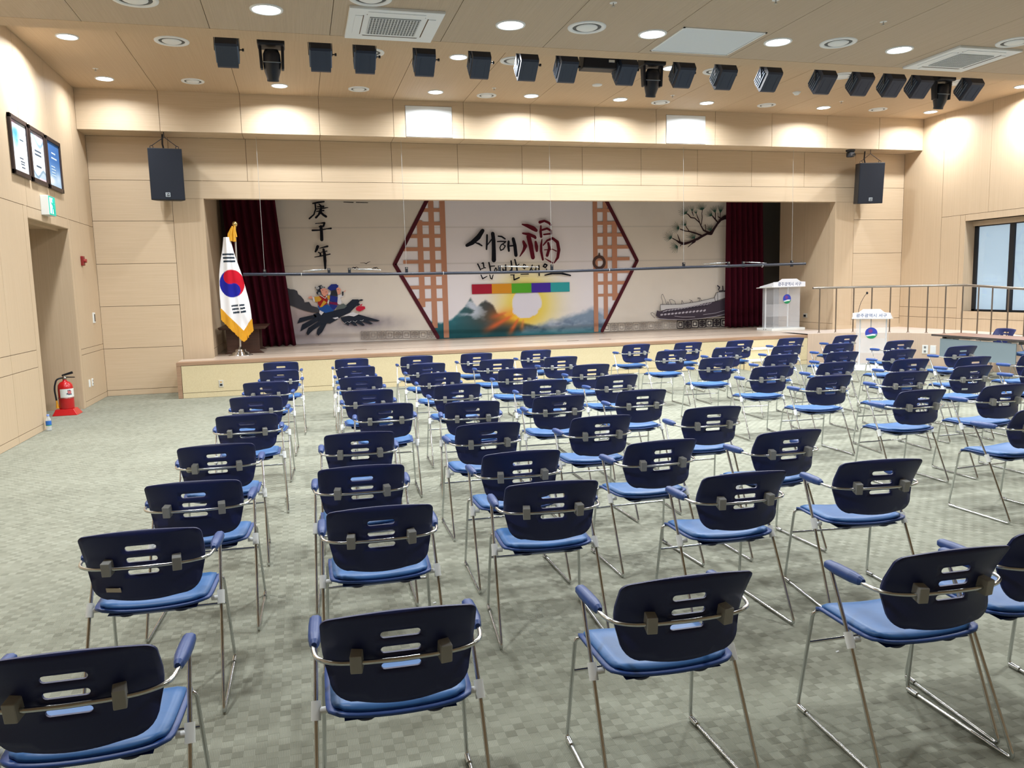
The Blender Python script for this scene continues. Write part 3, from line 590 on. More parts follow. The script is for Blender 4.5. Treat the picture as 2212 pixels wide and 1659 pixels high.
# ------------------------------------------------------------------ the blue chairs
def back_surface():
    """curved backrest shell with three slots; (x, z) outline mapped to a bent surface"""
    out = []
    def corner(cx_, cz, r, a0, a1, n=6):
        for k in range(n + 1):
            a = radians(a0 + (a1 - a0) * k / n); out.append((cx_ + r * cos(a), cz + r * sin(a)))
    ns = 10
    for k in range(ns): out.append((-.13 + .26 * k / ns, .503 + .012 * (abs(-.13 + .26 * k / ns) / .13) ** 2))
    corner(.135, .585, .072, -80, -4)
    for k in range(1, 5): z = .60 + .16 * k / 5; out.append((.2095 + .012 * sin(pi * (z - .58) / .2) + .012 * ((z - .6) / .18) ** 2, z))
    corner(.197, .764, .027, 5, 84, 5)
    for k in range(1, ns * 2): x = .2 - .4 * k / (ns * 2); out.append((x, .791 + .011 * (1 - (x / .2) ** 2)))
    corner(-.197, .764, .027, 96, 175, 5)
    for k in range(4, 0, -1): z = .60 + .16 * k / 5; out.append((-(.2095 + .012 * sin(pi * (z - .58) / .2) + .012 * ((z - .6) / .18) ** 2), z))
    corner(-.135, .585, .072, 184, 260)
    holes = []
    for zc, hw in ((.729, .0575), (.680, .0575), (.627, .0575)):
        r = .0105; h = []
        for sx in (1, -1):
            for k in range(7):
                a = radians((-90 if sx > 0 else 90) + 180 * k / 6); h.append((sx * (hw - r) + r * cos(a), zc + r * sin(a)))
        holes.append(h)
    V = list(out); E = [(i, (i + 1) % len(out)) for i in range(len(out))]
    for h in holes:
        o = len(V); V += h; E += [(o + i, o + (i + 1) % len(h)) for i in range(len(h))]
    def inside(p, poly):
        c = False; j = len(poly) - 1
        for i in range(len(poly)):
            (xi, yi), (xj, yj) = poly[i], poly[j]
            if (yi > p[1]) != (yj > p[1]) and p[0] < (xj - xi) * (p[1] - yi) / (yj - yi) + xi: c = not c
            j = i
        return c
    def near(p, poly, d): return any((p[0] - q[0]) ** 2 + (p[1] - q[1]) ** 2 < d * d for q in poly)
    for i in range(-8, 9):
        for j in range(0, 11):
            p = (i * .026, .52 + j * .026)
            if inside(p, out) and not near(p, out, .011) and not any(inside(p, h) or near(p, h, .009) for h in holes): V.append(p)
    vs, es, fs = delaunay_2d_cdt([Vector(p) for p in V], E, [], 0, 1e-6)[:3]
    vs = [(v.x, v.y) for v in vs]; T = []
    for f in fs:
        c = (sum(vs[i][0] for i in f) / len(f), sum(vs[i][1] for i in f) / len(f))
        if inside(c, out) and not any(inside(c, h) for h in holes): T.append(tuple(f))
    def ymap(x, z):
        t = (z - .50) / .30
        yc = float(np.interp(z, [.49, .56, .62, .68, .73, .80], [-.209, -.221, -.231, -.241, -.250, -.258]))
        cv = float(np.interp(z, [.49, .54, .57, .61, .66, .70, .75, .79, .81], [.040, .045, .056, .074, .069, .056, .034, .010, .004]))
        return yc + cv * abs(x / .22) ** 2.0
    th = .0045; n = len(vs)
    A = [(x, ymap(x, z) - th, z) for x, z in vs]; Bv = [(x, ymap(x, z) + th, z) for x, z in vs]
    cnt = {}
    for f in T:
        for i in range(len(f)):
            a, b = f[i], f[(i + 1) % len(f)]; cnt[(a, b)] = 1
    side = [(a, b) for (a, b) in cnt if (b, a) not in cnt]
    m = MB(); m.add(A + Bv, T, True)
    o = m.v
    for f in T: m.f.append(tuple(n + i for i in reversed(f))); m.sm.append(True); m.mi.append(0)
    for a, b in side: m.f.append((b, a, n + a, n + b)); m.sm.append(False); m.mi.append(0)
    return m
def pan(hx, y0, y1, z, th, r, dish, puff=0.0, nx=14, ny=12):
    """a rounded seat pan: dished across its width, closed solid"""
    m = MB(); V = []
    def xy(u, v):
        # squircle-like rounding of the corners
        x, y = u, v; k = r; s = 1 - k * (abs(u) ** 6) * (abs(v) ** 6)
        return x * s, y * s
    for side_ in (1, -1):
        for j in range(ny + 1):
            for i in range(nx + 1):
                u, v = -1 + 2 * i / nx, -1 + 2 * j / ny; x, y = xy(u, v)
                X = x * hx * (1.0 + .02 * v); Y = (y0 + y1) / 2 + y * (y1 - y0) / 2
                zz = z + dish * (X / hx) ** 2 + .012 * max(0, -v) ** 3 - .022 * max(0, v - .55) ** 2 / .2
                e = (1 - u ** 8) * (1 - v ** 8)
                zz += (th / 2 + puff * e) if side_ > 0 else -th / 2
                V.append((X, Y, zz))
    N = (nx + 1) * (ny + 1); F = []
    for j in range(ny):
        for i in range(nx):
            a = j * (nx + 1) + i; F.append((a, a + 1, a + nx + 2, a + nx + 1)); F.append((N + a, N + a + nx + 1, N + a + nx + 2, N + a + 1))
    ring = [i for i in range(nx + 1)] + [j * (nx + 1) + nx for j in range(1, ny + 1)] + [ny * (nx + 1) + i for i in range(nx - 1, -1, -1)] + [j * (nx + 1) for j in range(ny - 1, 0, -1)]
    for k in range(len(ring)): a, b = ring[k], ring[(k + 1) % len(ring)]; F.append((b, a, N + a, N + b))
    m.add(V, F, True); return m
def make_chair(arms=True):
    t = empty('stacking_chair')
    back_surface().build('backrest', navy, t)
    pan(.228, -.165, .232, .428, .011, .10, .020).build('seat_shell', blue_pl, t)
    pan(.212, -.148, .218, .438, .012, .12, .018, .014).build('seat_cushion', vinyl, t)
    for sx in (-1, 1):
        q = MB().lathe([(0, -.014), (.018, -.012), (.026, -.004), (.028, .012)], n=14).build('stacking_pad', mat('dark_blue_rubber', (26, 34, 66), .6), t); q.location = (sx * .105, -.105, .418); q.scale = (1.35, 1.0, 1)
    MB().hull([(-.13, -.10, .402), (.13, -.10, .402), (.13, .14, .402), (-.13, .14, .402)], [(-.17, -.14, .424), (.17, -.14, .424), (.17, .18, .424), (-.17, .18, .424)]).build('under_shell', blue_pl, t)
    R_ = .0072
    for s in (-1, 1):
        MB().tube(fillet([(s * .12, .185, .412), (s * .234, .192, .432), (s * .253, .255, .010), (s * .264, -.266, .010), (s * .255, -.058, .425), (s * .247, .078, .648), (s * .247, .03, .652)], .028), R_, 9).build('sled_leg', chrome, t)
        MB().tube([(s * .2525, .247, .011), (s * .2535, .195, .011)], .0115, 10).build('glide', chrome, t)
        MB().tube([(s * .2556, -.072, .400), (s * .2538, -.044, .450)], .0155, 12).tube([(s * .2545, -.058, .424), (s * .216, -.058, .424)], .011, 10).build('collar', white_pl, t)
        if arms:
            a = []
            for k, (y, w, h0, h1) in enumerate(((.098, .012, .650, .664), (.088, .019, .640, .670), (.03, .021, .636, .674), (-.05, .020, .638, .676), (-.095, .014, .642, .674), (-.112, .008, .650, .668))):
                a.append([(s * .247 + dx * w, y, h0 + (h1 - h0) * dz) for dx, dz in ((-1, .25), (-.6, 0), (.6, 0), (1, .25), (.95, .75), (.45, 1), (-.45, 1), (-.95, .75))])
            m = MB()
            for k in range(len(a) - 1): m.add(a[k] + a[k + 1], [(i, (i + 1) % 8, 8 + (i + 1) % 8, 8 + i) for i in range(8)], True)
            m.add(a[0], [tuple(range(8))]); m.add(a[-1], [tuple(range(7, -1, -1))]); m.build('armrest', blue_pl, t)
        c = beveled(MB().box(-.017, -.016, -.027, .017, .034, .029).build('clip', grey_pl, t), .003); c.location = (s * .127, -.247, .654); c.rotation_euler = (radians(8), 0, s * .16)
    pb = [(.247, -.02 if arms else -.10, .654), (.250, -.138, .654), (.237, -.196, .653), (.185, -.234, .653), (.11, -.2485, .653), (0, -.2545, .653)]
    pth = fillet(pb, .05, 4)
    MB().tube(pth + [Vector((-p.x, p.y, p.z)) for p in reversed(pth[:-1])], R_, 9).build('back_bar', chrome, t)
    MB().tube([(-.243, .213, .293), (.243, .213, .293)], .0066, 8).build('crossbar', chrome, t)
    return t
CH = {'L1': (-0.28, 11.059, -2.7), 'L2': (-0.274, 9.924, -2.9), 'L3': (-0.373, 8.682, -4.3), 'L4': (-0.409, 7.519, -4.5), 'L5': (-0.442, 6.456, 0.8), 'L6': (-0.542, 5.256, 0.2), 'L7': (-0.544, 4.288, -2.6), 'L8': (-0.645, 3.497, -1.7), 'L9': (-0.634, 2.415, -1.8), 'M1': (0.635, 11.084, -0.3), 'M2': (0.614, 9.893, 0.3), 'M3': (0.6, 8.709, -3.8), 'M4': (0.577, 7.551, -2.1), 'M5': (0.634, 6.578, -3.6), 'M6': (0.331, 5.339, -1.8), 'M7': (0.272, 4.339, -2.4), 'M8': (0.287, 3.517, -1.7), 'M9': (0.236, 2.411, -2.3), 'N8': (1.114, 3.671, -4.9), 'N9': (1.131, 2.39, -1.5), 'O9': (2.082, 2.325, -2.3), 'N1': (1.518, 11.055, -0.3), 'N2': (1.483, 9.888, -0.3), 'N3': (1.456, 8.717, -3.9), 'N4': (1.415, 7.579, -1.4), 'N5': (1.33, 6.409, -7.0), 'N6': (1.184, 5.352, 0.4), 'N7': (1.152, 4.385, -1.1), 'O1': (2.367, 11.044, -1.4), 'O2': (2.39, 9.953, -0.7), 'O3': (2.332, 8.72, -2.5), 'O4': (2.289, 7.55, -3.1), 'O5': (2.058, 6.43, -2.1), 'O6': (1.997, 5.332, -0.4), 'O7': (1.991, 4.378, 1.4), 'O8': (2.02, 3.517, -1.4), 'P1': (3.265, 11.123, -0.7), 'P2': (3.236, 9.924, 0.6), 'P3': (3.225, 8.775, -0.6), 'P4': (3.064, 7.632, 2.0), 'P5': (2.827, 6.473, -2.3), 'P6': (2.906, 5.39, -2.9), 'P7': (2.839, 4.372, 0.9), 'P8': (2.816, 3.517, -7.0), 'P9': (2.645, 2.38, -4.4), 'Q1': (4.935, 11.36, 0.9), 'Q2': (4.882, 10.062, 0.8), 'Q3': (4.867, 8.784, -2.7), 'Q4': (4.854, 7.635, -1.6), 'Q5': (4.857, 6.656, -2.4), 'Q6': (4.851, 5.5, -1.5), 'Q7': (4.867, 4.464, 3.2), 'R1': (5.777, 11.275, -2.3), 'R2': (5.775, 10.1, -1.8), 'R3': (5.736, 8.773, -0.5), 'R4': (5.716, 7.683, -2.8), 'R5': (5.71, 6.608, -7.3), 'R6': (5.671, 5.489, -0.8), 'S1': (6.634, 11.205, -2.5), 'S2': (6.615, 9.953, -0.6), 'S3': (6.591, 8.727, -2.4), 'S4': (6.624, 7.595, -4.0), 'S5': (6.626, 6.752, -3.1), 'T1': (7.555, 11.218, -2.2), 'T2': (7.424, 9.884, -1.8), 'T3': (7.385, 8.64, -1.8), 'T4': (7.373, 7.488, -1.0), 'T5': (7.45, 6.68, -3), 'U1': (8.581, 11.255, 3.8), 'U2': (8.471, 9.892, -3.3), 'U3': (8.397, 8.692, -2.3), 'U4': (8.24, 7.437, -4.8)}
proto = make_chair(); usedc = 0
BL = {'L': ('door-side', 0), 'M': ('door-side', 1), 'N': ('door-side', 2), 'O': ('door-side', 3), 'P': ('door-side', 4), 'Q': ('window-side', 0), 'R': ('window-side', 1), 'S': ('window-side', 2), 'T': ('window-side', 3), 'U': ('window-side', 4)}
for k, (x, y, a) in CH.items():
    blk, i = BL[k[0]]; row = int(k[1]) - 1
    lb = 'blue armchair, %s block, %s row from the stage, %s seat counted from the %s' % (blk, ORD[row] if row < 8 else 'last', ORD[i], 'door wall' if blk == 'door-side' else 'aisle')
    if k == 'S5':
        o = make_chair(False); lb = 'blue chair without armrests, paper sticker on back, in the window-side block'
    elif not usedc: o = proto; usedc = 1
    else: o = copy_tree(proto)
    o.location = (x, y, 0); o.rotation_euler = (0, 0, radians(a)); tag(o, lb, 'chair', 'blue chairs in the %s block' % blk)
    if k in ('L8', 'S5'):
        s_ = MB().box(-.030, -.0018, -.009, .030, .0008, .009).build('sticker', sticker_m if k == 'L8' else mat('pale_sticker', (206, 216, 222), .6), o); s_.location = (-.118 if k == 'L8' else -.085, -.2085 - (.006 if k == 'L8' else .014), .556); s_.rotation_euler = (radians(12), 0, -.30 if k == 'L8' else -.2)
        s_['label'] = 'small paper sticker near the lower corner'
        if k == 'L8': o['label'] = 'blue armchair with a brown paper sticker low on its back'
    if k == 'L6':
        w = MB().lathe([(.008, -.016), (.016, -.010), (.017, 0), (.013, .008), (.017, .014), (.008, .02)], n=12, ax='x').build('tape_wrap', mat('clear_tape', (176, 172, 156), .4), o); w.location = (-.163, -.226, .648); w['label'] = 'lump of wrapped clear tape'
        o['label'] = 'blue armchair with a lump of clear tape wrapped on its back bar'
for i, (x, y, a) in enumerate(((11.46, 10.92, 84), (11.42, 10.05, 92))):
    o = copy_tree(proto); o.location = (x, y, 0); o.rotation_euler = (0, 0, radians(a))
    tag(o, 'blue armchair behind the long table, facing the hall, %s' % ('nearer the stage' if i == 0 else 'farther from the stage'), 'chair', 'blue chairs behind the table')
# ------------------------------------------------------------------ banner on the stage
YBN = 17.40
def banner():
    X0, X1, Z0, Z1 = -.62, 10.28, .605, 4.0; st_ = .024
    xs = np.arange(X0, X1 + st_, st_); zs = np.arange(Z0, Z1 + st_, st_); X, Z = np.meshgrid(xs, zs)
    c = np.zeros(X.shape + (3,)); c[:] = (228, 221, 211)
    def mixin(w, col):
        w = np.clip(w, 0, 1)[..., None]; c[:] = c * (1 - w) + np.array(col, float) * w
    f1 = fbm(X * 2.2, Z * 2.2, 1); f2 = fbm(X * 7, Z * 7, 5); f3 = fbm(X * 3 + Z * 6, Z * 5 - X * 2, 9)
    mixin((f1 - .45) * .25, (186, 176, 164))
    # ink wash on the door side
    lo = np.clip(1.9 - .42 * np.maximum(X + .2, 0) - Z + (f1 - .5) * .5, 0, 1) * (X < 2.9); mixin(lo * .85 * (.30 + .8 * f1), (150, 140, 150))
    mixin(np.exp(-((X - 1.3) / .75) ** 2 - ((Z - 1.02) / .13) ** 2) * (.3 + f2) * .9, (104, 96, 112)); mixin(np.exp(-((X - .1) / .5) ** 2 - ((Z - 1.25) / .22) ** 2) * .5, (176, 150, 148))
    # hexagon interior
    hexd = np.abs(Z - 2.26) * (2.85 - .93 * 0) / 2.85
    half = 2.85 - np.abs(Z - 2.26) * .553
    ins = (np.abs(X - 4.88) < half); mixin(ins * 1.0, (236, 233, 239))
    # sunrise picture, bottom of the centre panel (and behind the lattice)
    b = (Z - .62) / .96; a = (X - 3.18) / 3.43; w_in = ins * 1.0
    d = np.hypot((a - .535) * 3.57, b - .74)
    mixin(w_in * np.exp(-(d / .66) ** 2) * 1.15, (238, 214, 76)); mixin(w_in * np.exp(-(d / .30) ** 4) * .5, (246, 226, 90))
    rl = np.interp(a, [-.3, -.05, 0, .08, .15, .19, .25, .30, .33, .40, .5, .6, .75], [.5, .38, .42, .62, .92, .74, .86, .74, .58, .47, .33, .22, .0]) + (f2 - .5) * .10
    mk = np.clip((rl - b) / .05, 0, 1) * w_in
    base = np.zeros_like(c); t = np.clip((a - .02) / .3, 0, 1)[..., None]; base[:] = np.array((54, 112, 124)) * (1 - t) + np.array((84, 70, 66)) * t
    lowt = np.clip(1 - b / .35, 0, 1)[..., None]; base[:] = base * (1 - lowt) + np.array((34, 84, 92)) * lowt
    snow = np.clip((f3 - .46) * 7, 0, 1) * np.exp(-((a - .16) / .10) ** 2) * np.clip((b - .25) / .3, 0, 1)
    base[:] = base * (1 - snow[..., None]) + np.array((196, 206, 222)) * snow[..., None]
    c[:] = c * (1 - mk[..., None]) + base * mk[..., None]
    rr = np.interp(a, [.42, .5, .58, .66, .75, .85, .93, 1.0, 1.2], [.0, .20, .28, .36, .40, .47, .58, .66, .5]) + (f2 - .5) * .16
    mk = np.clip((rr - b) / .14, 0, 1) * w_in * .9
    base[:] = np.array((122, 146, 172)); q = np.clip((f3 - .42) * 4, 0, 1)[..., None]; base[:] = base * (1 - q) + np.array((178, 190, 212)) * q
    q = np.clip((fbm(X * 5, Z * 9, 21) - .55) * 6, 0, 1)[..., None] * np.clip(1 - b / .4, 0, 1)[..., None]; base[:] = base * (1 - q) + np.array((56, 74, 106)) * q
    q = np.clip(1 - b / .16, 0, 1)[..., None]; base[:] = base * (1 - q) + np.array((58, 120, 132)) * q
    c[:] = c * (1 - mk[..., None]) + base * mk[..., None]
    def ray(a0, b0, a1, b1, w, col, k):
        px, pb = (a - a0) * 3.57, b - b0; dx, db = (a1 - a0) * 3.57, b1 - b0; L = np.hypot(dx, db); s = (px * dx + pb * db) / L / L; e = np.abs(px * db - pb * dx) / L
        mixin(w_in * np.exp(-(e / (w * (.35 + np.clip(s, 0, 1)))) ** 2) * np.clip(s * 6, 0, 1) * np.clip((1.05 - s) * 2.2, 0, 1) * k, col)
    mixin(w_in * np.exp(-(((a - .43) * 3.57) / .42) ** 2 - ((b - .46) / .17) ** 2) * .95, (240, 150, 56)); mixin(w_in * np.exp(-(((a - .49) * 3.57) / .26) ** 2 - ((b - .42) / .13) ** 2), (250, 212, 66))
    ray(.44, .48, .22, .08, .07, (226, 110, 66), .9); ray(.48, .42, .40, -.02, .06, (228, 116, 66), .9); ray(.51, .38, .49, .06, .05, (226, 140, 80), .7); ray(.40, .55, .27, .42, .05, (220, 104, 70), .6)
    mixin(w_in * np.clip((.375 - d + (f2 - .5) * .16 * (b < .62)) / .02, 0, 1) * (b > .40), (226, 224, 236))
    # crease seams of the cloth
    for z in (2.27, 3.05): mixin((np.abs(Z - z) < .012) * .25, (150, 146, 140))
    Y = YBN + .012 * np.sin(X * 1.7) + .006 * np.sin(X * 5.1 + Z) - .09 * np.exp(-((X - 10.2) / .10) ** 2)
    o = print_grid('stage_banner', np.stack([X, Y, Z], -1), c)
    tag(o, 'wide printed new-year banner hung across the back of the stage', 'banner')
    return o
bn = banner()
ART = {'ink.cgeng':'s0.373,3.549,0.031;0.477,3.57,0.037;0.602,3.586,0.031|s0.419,3.539,0.032;0.424,3.435,0.031;0.382,3.321,0.029;0.285,3.237,0.036|s0.496,3.539,0.021;0.545,3.487,0.042;0.519,3.383,0.063;0.474,3.31,0.037;0.42,3.258,0.046|s0.457,3.477,0.019;0.586,3.487,0.042|s0.439,3.435,0.019;0.585,3.451,0.031;0.678,3.465,0.015|s0.437,3.383,0.02;0.587,3.404,0.031|s0.528,3.362,0.047;0.577,3.31,0.047;0.627,3.279,0.052',
'ink.cja':'s0.403,3.133,0.017;0.507,3.143,0.018;0.59,3.148,0.041;0.565,3.08,0.037;0.482,3.07,0.031|s0.513,3.07,0.063;0.518,2.965,0.064;0.515,2.798,0.07|s0.334,2.993,0.039;0.478,2.997,0.029;0.625,3.023,0.023;0.719,3.033,0.037',
'ink.cnyeon':'s0.424,2.657,0.063;0.395,2.589,0.052;0.372,2.552,0.037|s0.459,2.62,0.014;0.543,2.64,0.026;0.627,2.66,0.042|s0.54,2.598,0.047;0.556,2.492,0.063;0.559,2.355,0.063;0.556,2.186,0.038|s0.433,2.536,0.023;0.474,2.514,0.031;0.471,2.462,0.042|s0.485,2.535,0.016;0.611,2.56,0.021|s0.351,2.437,0.018;0.471,2.456,0.025;0.671,2.496,0.025',
'ink.b1':'s1.294,2.301,0.008;1.379,2.3,0.011;1.416,2.283,0.017;1.466,2.315,0.011;1.504,2.323,0.009',
'ink.b2':'s1.092,2.176,0.008;1.141,2.213,0.015;1.177,2.196,0.026;1.205,2.217,0.01;1.236,2.206,0.011;1.271,2.157,0.009',
'ink.b3':'s1.528,2.158,0.009;1.579,2.198,0.013;1.605,2.189,0.021;1.638,2.205,0.011;1.684,2.15,0.009',
'ink.s1':'s1.007,3.58,0.014;1.206,3.573,0.019',
'ink.s2':'s1.269,3.575,0.017;1.512,3.57,0.015',
'ink.csae':'s4.005,2.969,0.086;3.901,2.826,0.11;3.761,2.708,0.098;3.636,2.649,0.071|s3.836,2.707,0.024;3.909,2.683,0.043;3.977,2.64,0.036|s4.102,2.873,0.043;4.094,2.705,0.047;4.08,2.561,0.039|s4.095,2.645,0.025;4.212,2.782,0.031|s4.234,2.902,0.086;4.249,2.764,0.086;4.249,2.523,0.092;4.243,2.318,0.104',
'ink.chae':'s4.358,2.847,0.031;4.44,2.835,0.037;4.514,2.786,0.034|s4.336,2.727,0.027;4.412,2.732,0.031;4.531,2.725,0.031|s4.512,2.707,0.029;4.422,2.654,0.025;4.389,2.594,0.027;4.406,2.533,0.028;4.47,2.557,0.027;4.516,2.629,0.027;4.46,2.666,0.022|s4.595,2.725,0.055;4.586,2.616,0.055;4.596,2.519,0.049|s4.624,2.628,0.034;4.7,2.633,0.032|s4.704,2.784,0.075;4.739,2.639,0.08;4.759,2.42,0.08',
'ink.cman':'s3.871,2.239,0.031;3.906,2.166,0.031;3.93,2.105,0.024|s3.959,2.25,0.019;3.997,2.261,0.034;4.012,2.152,0.027;4.05,2.152,0.023|s3.93,2.123,0.022;3.993,2.14,0.022|s4.128,2.265,0.034;4.15,2.162,0.037;4.16,2.065,0.032|s4.17,2.186,0.022;4.258,2.19,0.022|s3.939,1.996,0.024;3.974,1.911,0.029;4.076,1.963,0.02|s4.139,1.993,0.023;4.156,1.919,0.025;4.187,1.9,0.027;4.217,1.991,0.02|s4.066,2.048,0.02;4.128,2.047,0.02',
'ink.ci':'s4.282,2.148,0.023;4.249,2.088,0.025;4.28,2.051,0.022;4.313,2.099,0.025;4.282,2.148,0.023|s4.359,2.177,0.033;4.368,2.061,0.035',
'ink.cbat':'s4.446,2.121,0.035;4.457,2.053,0.029|s4.512,2.205,0.038;4.514,2.058,0.037|s4.445,2.09,0.025;4.515,2.095,0.025|s4.641,2.294,0.037;4.657,2.154,0.04;4.648,2.05,0.037|s4.584,2.057,0.025;4.649,2.105,0.031|s4.731,2.323,0.035;4.766,2.176,0.039;4.782,2.041,0.039|s4.766,2.176,0.02;4.831,2.224,0.02|s4.621,1.983,0.02;4.71,1.982,0.023|s4.697,1.982,0.028;4.701,1.872,0.033;4.824,1.918,0.029',
'ink.ceu':'s4.933,2.216,0.022;4.919,2.137,0.025;4.957,2.112,0.023;4.978,2.197,0.025;4.933,2.216,0.022|s4.864,1.991,0.023;5.044,1.994,0.023',
'ink.cse':'s5.139,2.195,0.028;5.112,2.121,0.032;5.058,2.043,0.028|s5.124,2.097,0.023;5.175,2.047,0.026|s5.222,2.144,0.025;5.22,2.04,0.028|s5.189,2.089,0.017;5.221,2.089,0.018|s5.294,2.18,0.036;5.296,1.958,0.033',
'ink.cyo':'s5.438,2.214,0.035;5.398,2.16,0.033;5.45,2.134,0.032;5.49,2.189,0.033;5.438,2.214,0.035|s5.396,2.067,0.02;5.369,2.031,0.02|s5.475,2.103,0.023;5.474,2.035,0.023|s5.433,1.962,0.028;5.617,2.001,0.045;5.828,1.998,0.051;6.052,1.944,0.031',
'red.cbok':'s4.922,3.104,0.031;5.043,3.073,0.08;5.183,3.012,0.104;5.246,2.969,0.075|s4.93,2.906,0.038;5.064,2.885,0.069;5.205,2.829,0.074;5.223,2.805,0.062|s5.063,2.83,0.106;5.11,2.635,0.106;5.156,2.366,0.096|s4.939,2.722,0.061;4.981,2.624,0.094;4.941,2.527,0.061;4.848,2.394,0.022|s5.228,2.713,0.056;5.245,2.61,0.083;5.252,2.512,0.057|s5.334,3.151,0.069;5.444,3.181,0.05;5.547,3.138,0.056;5.596,3.089,0.05|s5.358,3.066,0.038;5.349,2.938,0.062;5.36,2.828,0.061|s5.375,2.975,0.045;5.506,3.011,0.051;5.596,2.961,0.05;5.601,2.894,0.044;5.425,2.877,0.038|s5.378,2.767,0.025;5.356,2.633,0.056;5.353,2.51,0.062;5.391,2.314,0.051|s5.408,2.639,0.032;5.501,2.742,0.045;5.632,2.79,0.057;5.748,2.703,0.076;5.778,2.53,0.078;5.748,2.358,0.065;5.661,2.236,0.026|s5.526,2.686,0.056;5.552,2.57,0.064;5.494,2.404,0.069|s5.431,2.532,0.02;5.627,2.544,0.022;5.718,2.5,0.025|s5.441,2.338,0.013;5.531,2.287,0.032;5.621,2.236,0.038',
'hill':'p-0.248,1.808;-0.189,1.775;-0.107,1.768;-0.047,1.74;-0.026,1.665;0.019,1.632;0.077,1.557;0.094,1.492;0.187,1.5;0.235,1.414;0.347,1.379;0.386,1.324;0.384,1.27;0.238,1.275;0.034,1.335;-0.168,1.426;-0.269,1.45',
'dark':'p0.298,1.23;-0.027,1.166;-0.08,1.051;0.051,1.089;0.337,1.175|p0.337,1.186;0.017,1.026;-0.027,0.883;0.095,0.948;0.397,1.12|p0.418,1.119;0.137,0.947;0.095,0.841;0.123,0.791;0.239,0.9;0.499,1.063|p0.457,1.064;0.323,0.908;0.308,0.822;0.337,0.772;0.425,0.85;0.54,1.05|p0.257,1.242;0.341,1.261;0.658,1.294;0.85,1.331;0.96,1.414;1.093,1.529;1.221,1.526;1.24,1.471;1.172,1.387;1.027,1.25;0.842,1.17;0.754,1.108;0.602,1.027;0.435,1.054;0.294,1.155|p0.82,1.149;1.217,1.201;1.397,1.141;1.664,1.055;1.609,1.038;1.393,1.07;1.509,0.995;1.454,0.981;1.253,1.059;1.335,0.963;1.28,0.954;1.123,1.041;1.173,0.952;1.098,0.966;1.016,1.034;0.986,0.97;0.909,1.016;0.848,1.083|p1.221,1.515;1.286,1.529;1.328,1.512;1.295,1.491;1.23,1.493|p1.187,1.473;1.259,1.417;1.193,1.386;1.173,1.408',
'white':'p0.874,1.174;0.95,1.209;1.091,1.259;1.206,1.201;1.108,1.161;1.002,1.181|p0.655,1.144;0.767,1.161;0.787,1.134;0.712,1.115|p0.397,1.324;0.5,1.288;0.422,1.21;0.383,1.26|p0.255,1.605;0.296,1.593;0.313,1.508;0.281,1.498|p0.78,1.623;0.865,1.643;0.905,1.599;0.84,1.568;0.867,1.46;0.833,1.423;0.771,1.441|p0.593,1.682;0.646,1.691;0.633,1.638;0.591,1.628|p0.561,1.469;0.602,1.542;0.597,1.441',
'skirt':'p0.36,1.41;0.56,1.437;0.682,1.358;0.689,1.293;0.509,1.256;0.386,1.324',
'vest':'p0.402,1.622;0.527,1.619;0.575,1.532;0.549,1.437;0.4,1.377;0.362,1.464',
'bundle':'p1.154,1.344;1.215,1.385;1.348,1.371;1.357,1.321;1.241,1.265;1.162,1.289|p1.237,1.401;1.303,1.432;1.279,1.383',
'sleeve':'p0.297,1.604;0.401,1.612;0.45,1.547;0.406,1.505;0.312,1.497|p0.559,1.618;0.622,1.627;0.618,1.542;0.586,1.543|p0.491,1.524;0.551,1.48;0.452,1.386;0.4,1.377',
'skin':'p0.172,1.597;0.236,1.627;0.265,1.583;0.243,1.563;0.181,1.575|p0.431,1.771;0.515,1.79;0.595,1.724;0.592,1.66;0.506,1.609;0.456,1.664|p0.766,1.774;0.809,1.794;0.86,1.75;0.845,1.665;0.791,1.634|p0.921,1.706;0.965,1.737;0.941,1.684',
'hair':'p0.318,1.805;0.456,1.85;0.537,1.8;0.515,1.785;0.43,1.76;0.456,1.664;0.362,1.65;0.343,1.688;0.376,1.73|p0.658,1.723;0.759,1.742;0.781,1.645;0.789,1.602;0.632,1.627|p0.878,1.696;0.916,1.706;0.906,1.62;0.879,1.605|s0.796,1.746,0.01;0.807,1.743,0.011|s0.476,1.738,0.01;0.486,1.74,0.011|s0.542,1.699,0.011;0.558,1.704,0.01',
'navy':'p0.577,1.778;0.665,1.861;0.771,1.864;0.816,1.826;0.799,1.794;0.754,1.742;0.658,1.712|p0.632,1.627;0.789,1.591;0.772,1.473;0.615,1.499|p0.592,1.446;0.78,1.409;0.701,1.314;0.66,1.337',
'belt':'p0.599,1.489;0.772,1.473;0.78,1.414;0.597,1.446',
'saddle':'p0.768,1.398;0.898,1.448;0.97,1.392;0.914,1.34;0.743,1.318',
'flower':'s0.369,1.794,0.059;0.381,1.788,0.058|s0.474,1.807,0.058;0.482,1.804,0.059|s0.405,1.676,0.048;0.41,1.67,0.047|s0.423,1.633,0.011;0.524,1.566,0.011|s0.559,1.618,0.011;0.524,1.566,0.011|s0.873,1.039,0.005;0.909,1.021,0.005;0.942,1.047,0.005|s0.964,1.058,0.005;1.005,1.034,0.005;1.044,1.066,0.006|s1.082,1.064,0.005;1.134,1.041,0.005;1.168,1.072,0.005|s1.232,1.07,0.005;1.285,1.063,0.006;1.308,1.089,0.005',
